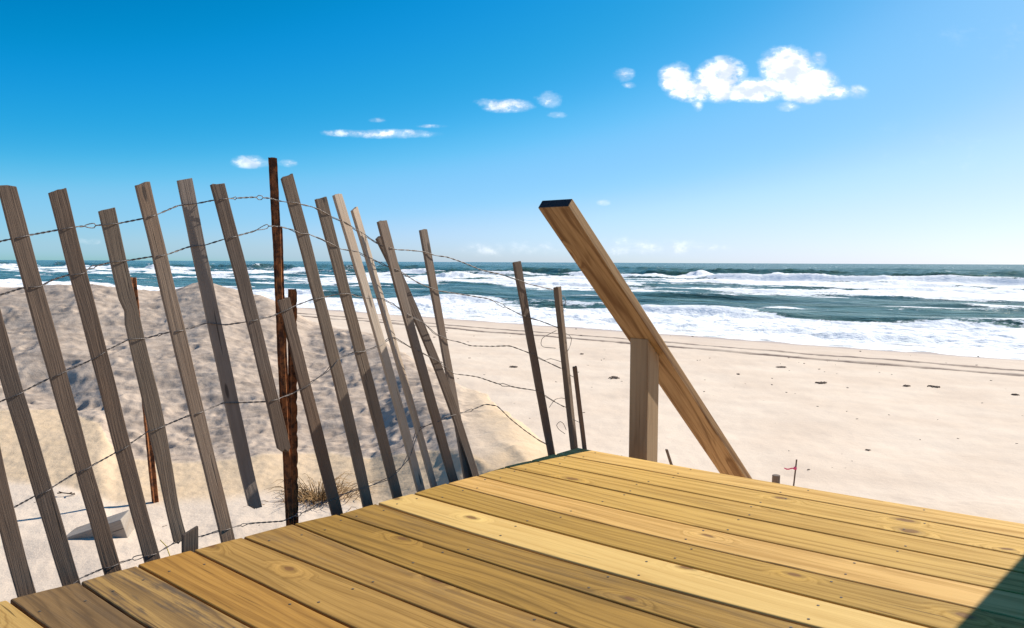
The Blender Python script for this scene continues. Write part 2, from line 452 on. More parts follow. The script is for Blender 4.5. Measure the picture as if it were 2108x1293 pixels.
colm(420, (4.15, 1035), (4.8, 955), (6.7, 720), (8.3, 586))
colm(540, (4.25, 1022), (4.85, 940), (6.7, 735), (8.3, 610))
colm(640, (4.2, 1030), (4.9, 945), (6.2, 800), (8.0, 668), (2.5, -1.4), (5, -2.0))
colm(760, (4.0, 1050), (4.8, 945), (6.0, 815), (7.4, 690), (2.2, -1.4), (4.6, -2.0))
colm(870, (3.8, 1060), (4.5, 935), (5.4, 830), (6.6, 755), (2.0, -1.3), (4.5, -2.0))
colm(960, (3.6, 1080), (4.1, 945), (4.9, 870), (5.9, 812), (1.8, -1.2), (4.2, -1.95))
colm(1040, (3.4, 1080), (3.8, 985), (4.3, 915), (5.0, 862), (1.6, -1.1), (4.0, -1.95))
colm(1130, (3.0, 1120), (3.3, 1050), (3.7, 990), (4.2, 945), (1.5, -.95), (3.8, -1.9))
colm(1200, (2.6, 1150), (2.9, 1120), (3.2, 1090), (3.6, 1050), (1.4, -.7), (3.8, -1.9))
colm(1330, (2.0, 1300), (2.3, 1280), (2.6, 1270), (2.9, 1260), (1.6, -.6), (4.4, -1.9), -.65)
colm(1800, (2.0, 1340), (2.3, 1340), (2.6, 1340), (2.9, 1340), (1.6, -.6), (4.4, -1.9), -.7)
colm(3200, (2.0, 1340), (2.3, 1340), (2.6, 1340), (2.9, 1340), (1.6, -.6), (4.4, -1.9), -.7)
CX = np.array([c[0] for c in cols], float)
KY = np.array([[k[0] for k in c[1]] for c in cols]); KZ = np.array([[k[1] for k in c[1]] for c in cols])

def shore_edge(v):
    return 37.5 + 2.0 * pnoise(v / 34.0, v * 0 + 3.3, 5) + 0.9 * pnoise(v / 11.0, v * 0 + 1.3, 6)

def beach_z(u):
    return np.interp(u, [-50, 5, 16, 28, 34, 38, 48, 80, 200], [-1.9, -1.95, -2.12, -2.36, -2.68, -3.03, -3.6, -5, -9])

def terrain(X, Y, detail=True):
    r = np.hypot(X, Y); az = np.arctan2(X, Y)
    azc = np.clip(az, -0.86, 0.86)
    Ye = r * np.cos(azc); px = PW / 2 + FOC * np.tan(azc)
    pxw = px + (14 * pnoise(Ye * 1.6, px / 170, 3) + 8 * pnoise(Ye * 5, px / 60, 4)) * smooth(Ye, 3, 5)
    ci = np.clip(np.searchsorted(CX, pxw) - 1, 0, len(CX) - 2)
    t = np.clip((pxw - CX[ci]) / (CX[ci + 1] - CX[ci]), 0, 1); t = t * t * (3 - 2 * t) * .5 + t * .5
    ky = KY[ci] * (1 - t[..., None]) + KY[ci + 1] * t[..., None]
    kz = KZ[ci] * (1 - t[..., None]) + KZ[ci + 1] * t[..., None]
    Yw = Ye + 0.10 * pnoise(X * 2.2, Y * 2.2, 8) * smooth(Ye, 3.5, 4.5)
    z = kz[..., 0].copy(); K = ky.shape[-1]
    for i in range(K - 1):
        s_ = np.clip((Yw - ky[..., i]) / np.maximum(ky[..., i + 1] - ky[..., i], 1e-4), 0, 1)
        if i not in (3,): s_ = s_ * s_ * (3 - 2 * s_) * .5 + s_ * .5
        z = z + (kz[..., i + 1] - kz[..., i]) * s_
    u = X * E2[0] + Y * E2[1]; v = X * E1[0] + Y * E1[1]
    bz = beach_z(u - (shore_edge(v) - 37.5) * smooth(u, 20, 34))
    past = smooth(Yw, ky[..., -1] - 1.0, ky[..., -1] + 2.5)
    z = z * (1 - past) + bz * past
    foot, lip, crest = ky[..., 3], ky[..., 4], ky[..., 7]
    bank = smooth(Yw, foot - .12, foot + .06) * (1 - smooth(Yw, lip - .02, lip + .10))
    left = 1 - smooth(px, 860, 1060)
    trod = smooth(Yw, lip + .0, lip + .07) * (1 - smooth(Yw, crest + .1, crest + .8)) * left
    return z, bank, trod, past, u, v, px, Yw, foot, crest

TH = None
def make_sand():
    global TH
    fine = np.radians(np.arange(-38, 38.001, 0.115))
    left = np.radians(np.concatenate([np.arange(-180, -60, 6), np.arange(-60, -38, 1.0)]))
    az = np.concatenate([left, fine, -left[::-1]])
    ys = np.concatenate([np.arange(0.7, 3.3, 0.05), np.arange(3.3, 9.6, 0.017), 9.6 * np.exp(np.arange(0, 3.35, 0.0085)), 9.6 * np.exp(np.arange(3.36, 5.2, 0.2))])
    A, Yy = np.meshgrid(az, ys)
    r = Yy / np.cos(np.clip(A, -0.86, 0.86))
    X = r * np.sin(A); Y = r * np.cos(A)
    z, bank, trod, past, u, v, px, Yw, foot, crest = terrain(X, Y)
    # trodden dune: lumps, then footprints pressed one by one
    rough = trod * (0.35 + 0.65 * smooth(fbm(X * .5, Y * .5, 21, 2), -.5, .4))
    z = z + rough * (0.015 * fbm(X * 1.7, Y * 1.7, 30, 3, .5) + 0.007 * fbm(X * 4.5, Y * 7.5, 35, 4, .6) + 0.0060 * fbm(X * 14, Y * 20, 40, 3, .65))
    dent = np.zeros_like(z)
    for i in range(1500):
        a = random.uniform(-.62, .0); d = random.uniform(4.7, 8.6)
        cx, cy = d * math.tan(a), d
        c0 = np.searchsorted(az, math.atan2(cx, cy) - .07); c1 = np.searchsorted(az, math.atan2(cx, cy) + .07)
        r0 = np.searchsorted(ys, d - .4); r1 = np.searchsorted(ys, d + .4)
        th = random.gauss(0.6, .7); L = random.uniform(.04, .10); B = L * random.uniform(.4, .8)
        lx = X[r0:r1, c0:c1] - cx; ly = Y[r0:r1, c0:c1] - cy
        p = (lx * math.cos(th) + ly * math.sin(th)) / L; q = (-lx * math.sin(th) + ly * math.cos(th)) / B
        rr = np.sqrt(p * p + q * q)
        dep = L * random.uniform(.03, .13)
        dent[r0:r1, c0:c1] += dep * (-(1 - smooth(rr, .45, 1.0)) + .45 * np.exp(-((rr - 1.25) / .28) ** 2))
    z = z + np.clip(dent, -.045, .03) * trod
    # bank of slumped sand: fine crumbs; hollow and beach: soft ripples
    z = z + bank * (0.004 * fbm(X * 14, Y * 14, 50, 3, .6))
    hollow = (1 - smooth(Yw, foot - .3, foot)) * (1 - past)
    z = z + hollow * (0.02 * fbm(X * 1.6, Y * 1.6, 60, 3) + 0.004 * fbm(X * 8, Y * 8, 61, 3))
    flank = (1 - past) * (1 - trod) * smooth(px, 700, 1000) * smooth(Yw, foot, foot + .5)
    rot = X * .8 + Y * .6; rot2 = -X * .6 + Y * .8
    z = z + flank * 0.018 * fbm(rot * .9, rot2 * 5.5, 70, 4, .55)
    z = z + past * (0.03 * fbm(X * .35, Y * .35, 80, 3) + 0.012 * fbm(X * 1.8, Y * 1.8, 81, 3) * (1 - smooth(u, 30, 36)))
    for u0 in (TRACK_U, TRACK_U + 1.7):
        z = z - 0.05 * np.exp(-((u - u0) / .16) ** 2) * past
    edge = shore_edge(v)
    wet = (smooth(u, edge - 4.2, edge - .6) * .65 + .35 * smooth(u + 1.5 * fbm(X * .12, Y * .12, 95, 3), edge - 13, edge - 4)) * past
    damp = np.clip(bank * (0.9) + flank * .95 * smooth(fbm(X * .8, Y * .8, 90, 2), -1.2, .0), 0, 1)
    o = grid_mesh('sand', X, Y, z, sand_material(), {'damp': damp, 'trod': trod, 'wet': wet})
    o['kind'] = 'structure'
    TH = (az, ys, z)

def ground(x, y):
    """height of the sand at a point"""
    az, ys, z = TH
    a = math.atan2(x, y); Yy = math.hypot(x, y) * math.cos(max(-.86, min(.86, a)))
    i = int(np.clip(np.searchsorted(ys, Yy) - 1, 0, len(ys) - 2)); j = int(np.clip(np.searchsorted(az, a) - 1, 0, len(az) - 2))
    s_ = (Yy - ys[i]) / (ys[i + 1] - ys[i]); t = (a - az[j]) / (az[j + 1] - az[j])
    return (z[i, j] * (1 - s_) + z[i + 1, j] * s_) * (1 - t) + (z[i, j + 1] * (1 - s_) + z[i + 1, j + 1] * s_) * t

def on_ground(px, py, near=3.0, far=80.0):
    r = ray(px, py); Y = near
    while Y < far:
        p = r * (Y / r[1]); p[2] += EYE
        if p[2] <= ground(p[0], p[1]): return p
        Y *= 1.003
    return p

make_sand()

# ------------------------------------------------------------------ water: breaking sea
def water_material():
    m, n = new_mat('sea_water')
    pos = n.node('ShaderNodeNewGeometry').outputs['Position']
    x, y, z = n.sep(pos)
    u = n.math('ADD', n.math('MULTIPLY', x, float(E2[0])), n.math('MULTIPLY', y, float(E2[1])))
    v = n.math('ADD', n.math('MULTIPLY', x, float(E1[0])), n.math('MULTIPLY', y, float(E1[1])))
    uv = n.comb(u, v, 0.0)
    fo = n.attr('foam').outputs['Fac']; grn = n.attr('green').outputs['Fac']; thin = n.attr('thin').outputs['Fac']
    f1 = n.noise(n.vmul(uv, (0.34, 0.085, 1)), 1.0, 6.0, 0.64, 0.5)
    f2 = n.noise(n.vmul(uv, (1.6, 0.8, 1)), 1.0, 4.0, 0.65, 0.3)
    f3 = n.noise(n.vmul(uv, (5.0, 3.5, 1)), 1.0, 3.0, 0.65)
    f = n.math('ADD', n.math('MULTIPLY', f1, 0.50), n.math('ADD', n.math('MULTIPLY', f2, 0.33), n.math('MULTIPLY', f3, 0.17)))
    mask = n.step(n.math('SUBTRACT', n.math('MULTIPLY_ADD', fo, 0.52, 0.235), f), -0.035, 0.035)
    var = n.math('ADD', n.math('MULTIPLY', n.noise(n.vmul(uv, (0.05, 0.022, 1)), 1.0, 5.0, 0.65), 0.6), n.math('MULTIPLY', n.noise(n.vmul(uv, (0.30, 0.11, 1)), 1.0, 5.0, 0.65), 0.4))
    deep = n.mix(n.step(var, 0.36, 0.62), (0.022, 0.062, 0.052), (0.095, 0.165, 0.135))
    col = n.mix(grn, deep, (0.07, 0.125, 0.055))
    bumps = n.math('ADD', n.math('MULTIPLY', n.noise(n.vmul(uv, (0.9, 0.4, 1)), 1.0, 5.0, 0.6), 1.0), n.math('MULTIPLY', n.noise(n.vmul(uv, (0.16, 0.06, 1)), 1.0, 4.0, 0.55), 3.0))
    nb = n.bump(bumps, 1.0, 0.8)
    wat = n.node('ShaderNodeBsdfPrincipled', {'Base Color': col, 'Roughness': 0.18, 'IOR': 1.333, 'Specular IOR Level': 0.09, 'Normal': nb})
    fcol = n.mix(n.step(f2, 0.35, 0.6), (0.86, 0.88, 0.89), (0.95, 0.95, 0.94))
    lumps = n.noise(n.vmul(uv, (0.9, 0.55, 1)), 1.0, 5.0, 0.7, 0.5)
    fcol = n.mix(n.math('MULTIPLY', thin, n.step(lumps, 0.50, 0.66)), fcol, (0.36, 0.37, 0.38))
    fcol = n.mix(n.math('MULTIPLY', n.step(n.noise(n.vmul(uv, (0.45, 0.16, 1)), 1.0, 6.0, 0.7, 0.4), 0.54, 0.70), 0.55), fcol, (0.45, 0.52, 0.53))
    nf = n.bump(n.math('ADD', f2, n.math('MULTIPLY', f3, 0.5)), 0.55, 0.25)
    foam = n.node('ShaderNodeBsdfPrincipled', {'Base Color': fcol, 'Roughness': 0.9, 'Specular IOR Level': 0.1, 'Normal': nf})
    mx = n.node('ShaderNodeMixShader', {0: mask, 1: wat.outputs[0], 2: foam.outputs[0]})
    n.node('ShaderNodeOutputMaterial', {'Surface': mx.outputs[0]})
    return m

def make_water():
    az = np.radians(np.concatenate([np.arange(-78, -37, 0.8), np.arange(-37, 37, 0.075), np.arange(37, 78, 0.8)]))
    dyp = np.concatenate([[0.6, 1.0, 1.5, 2.0], np.arange(2.5, 70, 0.22), np.arange(70, 215, 0.42)])
    Yl = (EYE - SEA) * FOC / dyp[::-1]
    A, Yy = np.meshgrid(az, Yl)
    r = Yy / np.cos(np.clip(A, -.75, .75)); X = r * np.sin(A); Y = r * np.cos(A)
    u = X * E2[0] + Y * E2[1]; v = X * E1[0] + Y * E1[1]
    edge = shore_edge(v)
    z = np.full_like(u, SEA); foam = np.zeros_like(u); green = np.zeros_like(u)
    fade = 1 - smooth(Yy, 700, 1800)
    # breakers: crest lines parallel to the shore, steep towards the beach
    for k, (u0, hgt, ws, we, wob, run, am) in enumerate(((44, .30, 1.0, 2.5, 3.0, 5.0, 1.), (55.5, .6, 1.5, 5.0, 4.0, 12.0, 1.), (69, .30, 2.2, 5.0, 7.0, 0.0, 0.), (80, .55, 2.5, 6, 8.0, 1.5, .6), (99, .55, 1.8, 7.0, 6.0, 20.0, .8),
                                       (118, .5, 2.0, 8.0, 10.0, 16.0, .8), (142, .75, 2.2, 9.0, 11.0, 20.0, .9), (172, 1.8, 2.0, 8.0, 14.0, 22.0, 1.), (212, 2.3, 2.4, 10.0, 20.0, 16.0, .9), (275, 1.9, 4.0, 16.0, 26.0, 8.0, .6), (360, 1.3, 7, 22, 30, 6, .4), (470, 1.3, 9, 26, 40, 5, .3))):
        L = 9 + u0 * .12
        uc = u0 + wob * .5 * pnoise(v / (L * 2.2), v * 0 + k * 7.7, 100 + k) + wob * .25 * pnoise(v / (L * .6), v * 0 + k * 3.1, 130 + k)
        amp = np.clip(.62 + .75 * pnoise(v / L, v * 0 + k * 5.3, 160 + k), .05, 1.3)
        d = u - uc
        prof = np.where(d < 0, np.exp(-(d / ws) ** 2), np.exp(-(d / we) ** 2))
        z = z + hgt * amp * prof * fade
        brk = smooth(amp, .45, .95) * am
        foam = foam + brk * np.where(d < 0, np.exp(-(d / max(run, .1)) ** 2) * (run > 0), np.exp(-(d / (we * .14)) ** 2)) * .75
        green = np.maximum(green, np.exp(-((d - .2 * we) / (we * .35)) ** 2) * amp * (1 - brk) * .8)
    n3 = fbm(u / 11, v / 45, 250, 4, .6)
    n1 = fbm(u / 9, v / 26, 200, 3); n2 = fbm(u / 3.2, v / 6.5, 210, 3)
    chop = 1 - np.abs(fbm(u / 14, v / 22, 220, 4, .55))
    sc = np.clip((u - 45) / 120, .25, 1.6)
    z = z + fade * (.18 * sc * n1 + .42 * sc * (chop - .7) + .08 * n2)
    inner = smooth(u, edge - .2, edge + .8) * (1 - smooth(u + 3.5 * n1, 50.5, 56))
    outer = smooth(u + 5 * n1, 88, 101) * (1 - smooth(u + 18 * n1, 165, 215))
    trough = smooth(u, 54, 60) * (1 - smooth(u, 90, 98))
    far = smooth(u, 170, 240)
    foam = np.clip(foam * .6 + inner * (.98 + .5 * np.minimum(0, n3 + .15) * smooth(u, 45, 52)) + outer * (1 - .3 * smooth(-v, 60, 170)) * (.54 + .62 * n3 + .10 * n2) + trough * (.10 + .62 * np.clip(n1 + .4 * n2, 0, 1)), 0, 1)
    foam = np.maximum(foam, far * (.07 + .46 * smooth(n1 + .6 * (chop - .8), .3, .9)))
    # single breakers that are just spilling over
    for (bx, by, h_, L_) in ((1440, 573, 1.7, 3.2), (1595, 575, 1.0, 4.0), (930, 575, 1.3, 7.0), (1345, 569, .8, 4.0), (520, 567, .9, 7.0), (1835, 582, .6, 5.0), (1120, 590, .4, 5.0)):
        yb = (EYE - SEA) * FOC / (by - 541.0); xb = (bx - PW / 2) / FOC * yb
        ub = xb * E2[0] + yb * E2[1]; vb = xb * E1[0] + yb * E1[1]
        d = u - ub + 1.2 * n2; e_ = v - vb; k_ = yb / 200.0
        prof = np.where(d < 0, np.exp(-(d / (1.6 + k_)) ** 2), np.exp(-(d / (4 + 4 * k_)) ** 2))
        z = z + h_ * (.62 * np.exp(-(e_ / L_) ** 2) * (1 + .35 * n2) + .38 * np.exp(-(e_ / (2.6 * L_)) ** 2)) * prof
        foam = np.clip(foam + 1.0 * np.exp(-(e_ / (1.1 * L_)) ** 2) * np.where(d < 0, np.exp(-(d / (6 * k_ + 2)) ** 2), np.exp(-(d / (1.5 * k_ + .6)) ** 2)), 0, 1)
        green = np.maximum(green, np.exp(-(e_ / (2.6 * L_)) ** 2) * np.exp(-((d - 1) / 5) ** 2))
    lump = fbm(u / 1.3, v / 1.8, 240, 3, .6)
    z = z + fade * smooth(foam, .45, .9) * (.11 * lump + .10 * n2) * smooth(u, edge, edge + 6)
    # the thin run-up follows the sand
    z = np.where(u < edge + 7, z * smooth(u, edge, edge + 7) + (1 - smooth(u, edge, edge + 7)) * (SEA + .015 * lump), z)
    green = green * smooth(u, 55, 62)
    thin = (1 - smooth(u + 1.5 * n2, edge + 1, edge + 9)) * smooth(u, edge - .5, edge + 1.5) + .25 * (1 - smooth(u, edge - .5, edge + 1.5))
    o = grid_mesh('water', X, Y, z, water_material(), {'foam': foam, 'green': np.clip(green, 0, 1), 'thin': thin})
    o['kind'] = 'structure'
make_water()

# ------------------------------------------------------------------ deck
GAPS = {0: [(1191, 922), (1250, 931), (1462, 972), (1657, 1003), (1844, 1035), (2108, 1078)],
 1: [(1144, 935), (1250, 954), (1300, 963), (1453, 988), (1657, 1027), (1860, 1068), (2108, 1106)],
 2: [(1095, 948), (1250, 979), (1300, 990), (1453, 1018), (1657, 1062), (1860, 1098), (2108, 1143)],
 3: [(1038, 961), (1250, 1007), (1300, 1018), (1453, 1049), (1657, 1086), (1860, 1131), (2064, 1171)],
 4: [(982, 979), (1091, 1006), (1250, 1043), (1560, 1112), (1759, 1151), (2027, 1207), (2108, 1224)],
 5: [(920, 995), (1250, 1079), (1300, 1093), (1527, 1145), (1657, 1176), (1860, 1218), (2003, 1251)],
 6: [(851, 1016), (998, 1053), (1250, 1123), (1300, 1137), (1453, 1176), (1657, 1226), (1860, 1275)],
 7: [(776, 1036), (975, 1099), (1300, 1192), (1687, 1293)],
 8: [(696, 1059), (866, 1112), (1098, 1188), (1300, 1250), (1440, 1293)],
 9: [(605, 1079), (812, 1162), (965, 1214), (1181, 1293)],
 10: [(501, 1106), (600, 1146), (789, 1219), (959, 1287)],
 11: [(398, 1133), (564, 1216), (600, 1232), (700, 1280)],
 12: [(282, 1164), (398, 1224), (508, 1287)],
 13: [(163, 1198), (232, 1243), (299, 1289)],
 14: [(17, 1234), (86, 1285)]}
e1, e2 = E1[:2], E2[:2]
AEND = None
gapfun = []
for i in range(15):
    P = np.array([on_level(x, y, 0.0)[:2] for x, y in GAPS[i]])
    a = P @ e1; b = P @ e2
    deg = 2 if len(a) >= 4 and i < 10 else 1
    if deg == 2:
        w = np.ones(len(a)); w[0] = 2
        c = np.polyfit(a, b, 2, w=w)
    else:
        c = np.array([0, *np.polyfit(a, b, 1)])
    a0, a1 = a.min(), a.max()
    gapfun.append((c, a0, a1, a[0], b[0]))
def gap_b(i, a):
    c, a0, a1, _, _ = gapfun[i]
    aa = np.clip(a, a0, a1)
    val = np.polyval(c, aa)
    lin = np.polyval(np.polyder(c), aa) * .0
    return val + (a - aa) * (GS if True else lin)
# mean board direction in the deck frame, used to carry boards on past the picture
GS = float(np.mean([np.polyfit([g[1], g[2]], [np.polyval(g[0], g[1]), np.polyval(g[0], g[2])], 1)[0] for g in gapfun]))
A_R = float(np.dot(on_level(2108, 1078, 0)[:2], e1)) + 1.9
board_cols = [  # base, dark (tones of treated pine, board by board from the sea edge)
 ((.56, .37, .145), (.36, .215, .075)), ((.50, .325, .11), (.31, .185, .055)), ((.46, .295, .095), (.28, .165, .048)), ((.45, .29, .095), (.27, .16, .05)),
 ((.52, .33, .135), (.33, .19, .065)), ((.39, .25, .075), (.23, .14, .04)), ((.68, .48, .225), (.50, .32, .13)), ((.36, .225, .065), (.20, .12, .035)),
 ((.38, .235, .065), (.20, .12, .035)), ((.39, .245, .085), (.22, .13, .045)), ((.42, .265, .095), (.25, .15, .05)), ((.42, .24, .07), (.25, .135, .04)),
 ((.40, .265, .115), (.17, .11, .06)), ((.235, .155, .085), (.13, .085, .05)), ((.48, .33, .14), (.29, .18, .07)), ((.42, .27, .1), (.26, .16, .06)),
 ((.40, .26, .1), (.24, .15, .06)), ((.43, .28, .1), (.26, .16, .06))]
deck = thing('deck', 'yellow new pine boardwalk deck in the foreground with long parallel boards', 'deck', (0.7, 1.6, 0))
NAIL = plain_mat('nail_steel', (0.10, 0.075, 0.05), .4, 200, .5, .5)
def gap_half(i): return {7: .006, 0: 0, 1: .004, 3: .0042, 6: .0042}.get(i, .0030)
JOIST = [0.09, 0.49, 0.90, 1.30, 1.71, 2.12, 2.52, 2.93, 3.34, 3.7]
a_left0 = float(np.mean([g[3] - 0 for g in gapfun]))
def left_a(i):
    if i < 15: return gapfun[i][3]
    return gapfun[14][3]
PITCHB = float(np.mean([gapfun[i][4] - gapfun[i + 1][4] for i in range(14)]))
def gb(i, a):
    if i < 15: return gap_b(i, a)
    return gap_b(14, a) - (i - 14) * PITCHB
for i in range(18):
    mat = wood_mat('pine_board_%02d' % i, *[tuple(c * k for c, k in zip(q, (1.36, 1.27, .95) if i in (0, 1, 2, 3, 4) else (1.25, 1.14, .82) if i == 5 else (1.04, .97, .70) if i == 6 else (1.05, .95, .72))) for q in board_cols[i]], ring=(40 + 45 * random.random()), stain=(.8 if i == 12 else .25 if i in (7, 9, 13) else 0.0), knots=random.choice([.2, .27, .34]), rough=.62, spec=.14, contrast={6: .8}.get(i, 1.3 if i < 6 else 1.4), grey=.10 if i == 6 else .24)  # far boards multiplied brighter: sheen towards the sun put into their colour
    aL1, aL2 = left_a(i), left_a(i + 1)
    jit = random.uniform(-.004, .004)
    n_ = 26; rings = []; us = []
    th, bv = .036, .0035
    for k in range(n_):
        t = k / (n_ - 1)
        af = aL1 * (1 - t) + A_R * t + jit; an = aL2 * (1 - t) + A_R * t + jit
        if i >= 15: af = an = a_left0 * (1 - t) + A_R * t + jit
        bf = gb(i, af) - gap_half(i); bn = gb(i + 1, an) + gap_half(i + 1)
        wv = .0012 * math.sin(k * 1.7 + i * 2.1)
        pf = af * e1 + bf * e2; pn = an * e1 + bn * e2
        w_ = np.linalg.norm(pf - pn); dirn = (pn - pf) / w_
        q = lambda s_, z_: np.array([*(pf + dirn * s_), z_ + wv * 0])
        rings.append([q(0, -th), q(0, -bv), q(bv * .35, -bv * .3), q(bv, 0), q(w_ * .5, .0006), q(w_ - bv, 0), q(w_ - bv * .35, -bv * .3), q(w_, -bv), q(w_, -th)])
        us.append(af)
    mb = MB()
    o1 = random.uniform(0, 40); o2 = random.uniform(0, 40)
    W_ = .146
    vs = np.array([-.036, -.0035, -.001, 0, W_ * .5, W_, W_ + .001, W_ + .0035, W_ + .036, W_ + .036 + W_]) + o2
    mb.loft(rings, [x + o1 for x in us], vs, 0)
    # nail heads: two at each joist, sitting in the face
    for ja in JOIST:
        for fr in (.2, .8):
            a_ = a_left0 + ja + random.uniform(-.03, .03)
            if random.random() < .15: continue
            if a_ < max(aL1, aL2) + .015: a_ = max(aL1, aL2) + .03
            b_ = gb(i, a_) * (1 - fr) + gb(i + 1, a_) * fr + random.uniform(-.008, .008)
            c_ = a_ * e1 + b_ * e2
            ring = [(c_[0] + .0032 * math.cos(t), c_[1] + .0032 * math.sin(t), .0011) for t in np.arange(8) * math.pi / 4]
            lo = [(p[0], p[1], -.004) for p in ring]
            mb.loft([lo, ring], [0, .01], np.arange(9) * .002, 1)
    mb.build('board', [mat, NAIL], deck).location = -Vector(deck.location)

under = wood_mat('deck_frame_pine', (.34, .22, .10), (.2, .12, .05))
def deckpart(mb, name, mat, bevel=0.003):
    o = mb.build(name, mat, deck, bevel); o.location = -Vector(deck.location); return o
B_SEA = gapfun[0][4]; B_BACK = B_SEA - 18 * PITCHB
def ab(a, b, z): return np.array([*(a * e1 + b * e2), z])
for ja in JOIST:
    mb = MB(); a_ = a_left0 + ja + .05
    b1 = float(gb(0, a_)) - .03
    mb.box(ab(a_ - .019, B_BACK, -.225), ab(a_ - .019, b1, -.225) - ab(a_ - .019, B_BACK, -.225), np.append(e1 * .038, 0), (0, 0, .186), 0, (random.random() * 20, random.random() * 20))
    deckpart(mb, 'joist', under)
# rim board along the sea edge
mb = MB(); aA, aB = a_left0 + .10, A_R - .05
pA = ab(aA, float(gb(0, aA)) - .028, -.227); pB = ab(aB, float(gb(0, aB)) - .028, -.227)
mb.box(pA, pB - pA, np.append(e2 * .026, 0), (0, 0, .186), 0, (3, 5)); deckpart(mb, 'rim_board', under)
for a_, b_ in ((a_left0 + .22, B_SEA - .22), (a_left0 + .22, B_SEA - 1.9), (a_left0 + 2.0, B_SEA - .35), (a_left0 + 3.4, B_SEA - .6), (a_left0 + 2.0, B_SEA - 2.0)):
    mb = MB(); mb.box(ab(a_ - .045, b_ - .045, -1.6), (0, 0, 1.37), np.append(e1 * .089, 0), np.append(e2 * .089, 0), 0, (random.random() * 9, 2))
    deckpart(mb, 'support_post', under)

# added unseen plank railing right of the stairs, placed to shade the deck corner
P0 = on_level(2108, 1140, 0.0); P1 = on_level(1965, 1293, 0.0)
HR = 0.98
sh = np.array([math.sin(SUN_AZ), math.cos(SUN_AZ)]) * HR / math.tan(SUN_EL)
dr = (P0 - P1)[:2]; dr /= np.linalg.norm(dr); nr = np.array([dr[1], -dr[0]])
q0 = P1[:2] + sh - dr * .2; Lr = float(np.linalg.norm((P0 - P1)[:2])) + .75
rail_r = thing('shade_railing', 'added unseen plank railing that casts the deck corner shadow', 'railing', (*q0, -1.9))
def rr_part(mb, name):
    o = mb.build(name, under, rail_r, .003); o.location = -Vector(rail_r.location)
mb = MB(); mb.box(np.append(q0, HR - .038), np.append(dr * Lr, 0), np.append(nr * .14, 0), (0, 0, .038)); rr_part(mb, 'cap_rail')
for k in range(5):
    mb = MB(); mb.box(np.append(q0 + nr * .03, .182 + k * .152), np.append(dr * Lr, 0), np.append(nr * .025, 0), (0, 0, .146), 0, (k * 3.3, k * 1.7)); rr_part(mb, 'plank')
for k in range(2):
    mb = MB(); mb.box(np.append(q0 + nr * .056 + dr * (.03 + k * (Lr - .15)), -2.3), (0, 0, HR - .04 + 2.3), np.append(dr * .089, 0), np.append(nr * .089, 0), 0, (k * 5.3, k)); rr_part(mb, 'post')

# ------------------------------------------------------------------ stair handrail
rail_m = wood_mat('rail_pine', (.38, .24, .118), (.17, .09, .04), ring=34, knots=.12, contrast=1.45, rough=.6)
post_m = wood_mat('post_pine', (.42, .295, .175), (.25, .16, .088), ring=26, knots=.3, contrast=.9, rough=.7)
end_m = plain_mat('dark_end_grain', (0.035, 0.03, 0.028), .5, 300, .6, .3)  # near-black colour on the cut ends of the rail
RA = np.array([0.0919, 3.005, 0.9369]); th, raz = 0.7202, math.radians(42)
rd = np.array([math.sin(raz) * math.cos(th), math.cos(raz) * math.cos(th), -math.sin(th)])
rs = np.array([math.cos(raz), -math.sin(raz), 0]); rn = np.cross(rs, rd)
hand = thing('stair_handrail', 'sloping wooden handrail on a square post at the far deck edge', 'handrail', (0.6, 3.6, -.9))
def hpart(mb, name, mats, bevel=.004):
    o = mb.build(name, mats, hand, bevel); o.location = -Vector(hand.location); return o
mb = MB(); LR = 3.1; nsec = 20
rings = [[RA + rd * (LR * k / nsec), RA + rd * (LR * k / nsec) + rs * .14, RA + rd * (LR * k / nsec) + rs * .14 + rn * .038, RA + rd * (LR * k / nsec) + rn * .038] for k in range(nsec + 1)]
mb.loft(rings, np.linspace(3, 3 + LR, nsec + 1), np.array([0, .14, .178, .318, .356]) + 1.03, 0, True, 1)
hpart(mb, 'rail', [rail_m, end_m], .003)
def under_rail(x, y):
    p = RA; return p[2] - ((x - p[0]) * rn[0] + (y - p[1]) * rn[1]) / rn[2]
pr = ray(1327, 704); tt = np.dot(RA - np.array([0, 0, EYE]), rn) / np.dot(pr, rn); pp = pr * tt
PC = pp[:2] + np.array([math.sin(raz), math.cos(raz)]) * .0445 * .6 + np.array([math.cos(raz), -math.sin(raz)]) * -.016
def square_post(c, zb, name):
    hx = np.array([math.cos(raz), -math.sin(raz)]) * .0445; hy = np.array([math.sin(raz), math.cos(raz)]) * .0445
    cs = [c - hx - hy, c + hx - hy, c + hx + hy, c - hx + hy]
    mb = MB()
    bot = [np.array([*q_, zb]) for q_ in cs]; top = [np.array([*q_, under_rail(*q_) - .001]) for q_ in cs]
    mb.loft([bot, top], [0, 1.9], np.array([0, .089, .178, .267, .356]) + c[0] * 7, 0)
    hpart(mb, name, post_m)
square_post(PC, -1.9, 'post')
square_post(PC + np.array([math.sin(raz), math.cos(raz)]) * 1.5, -2.2, 'post')
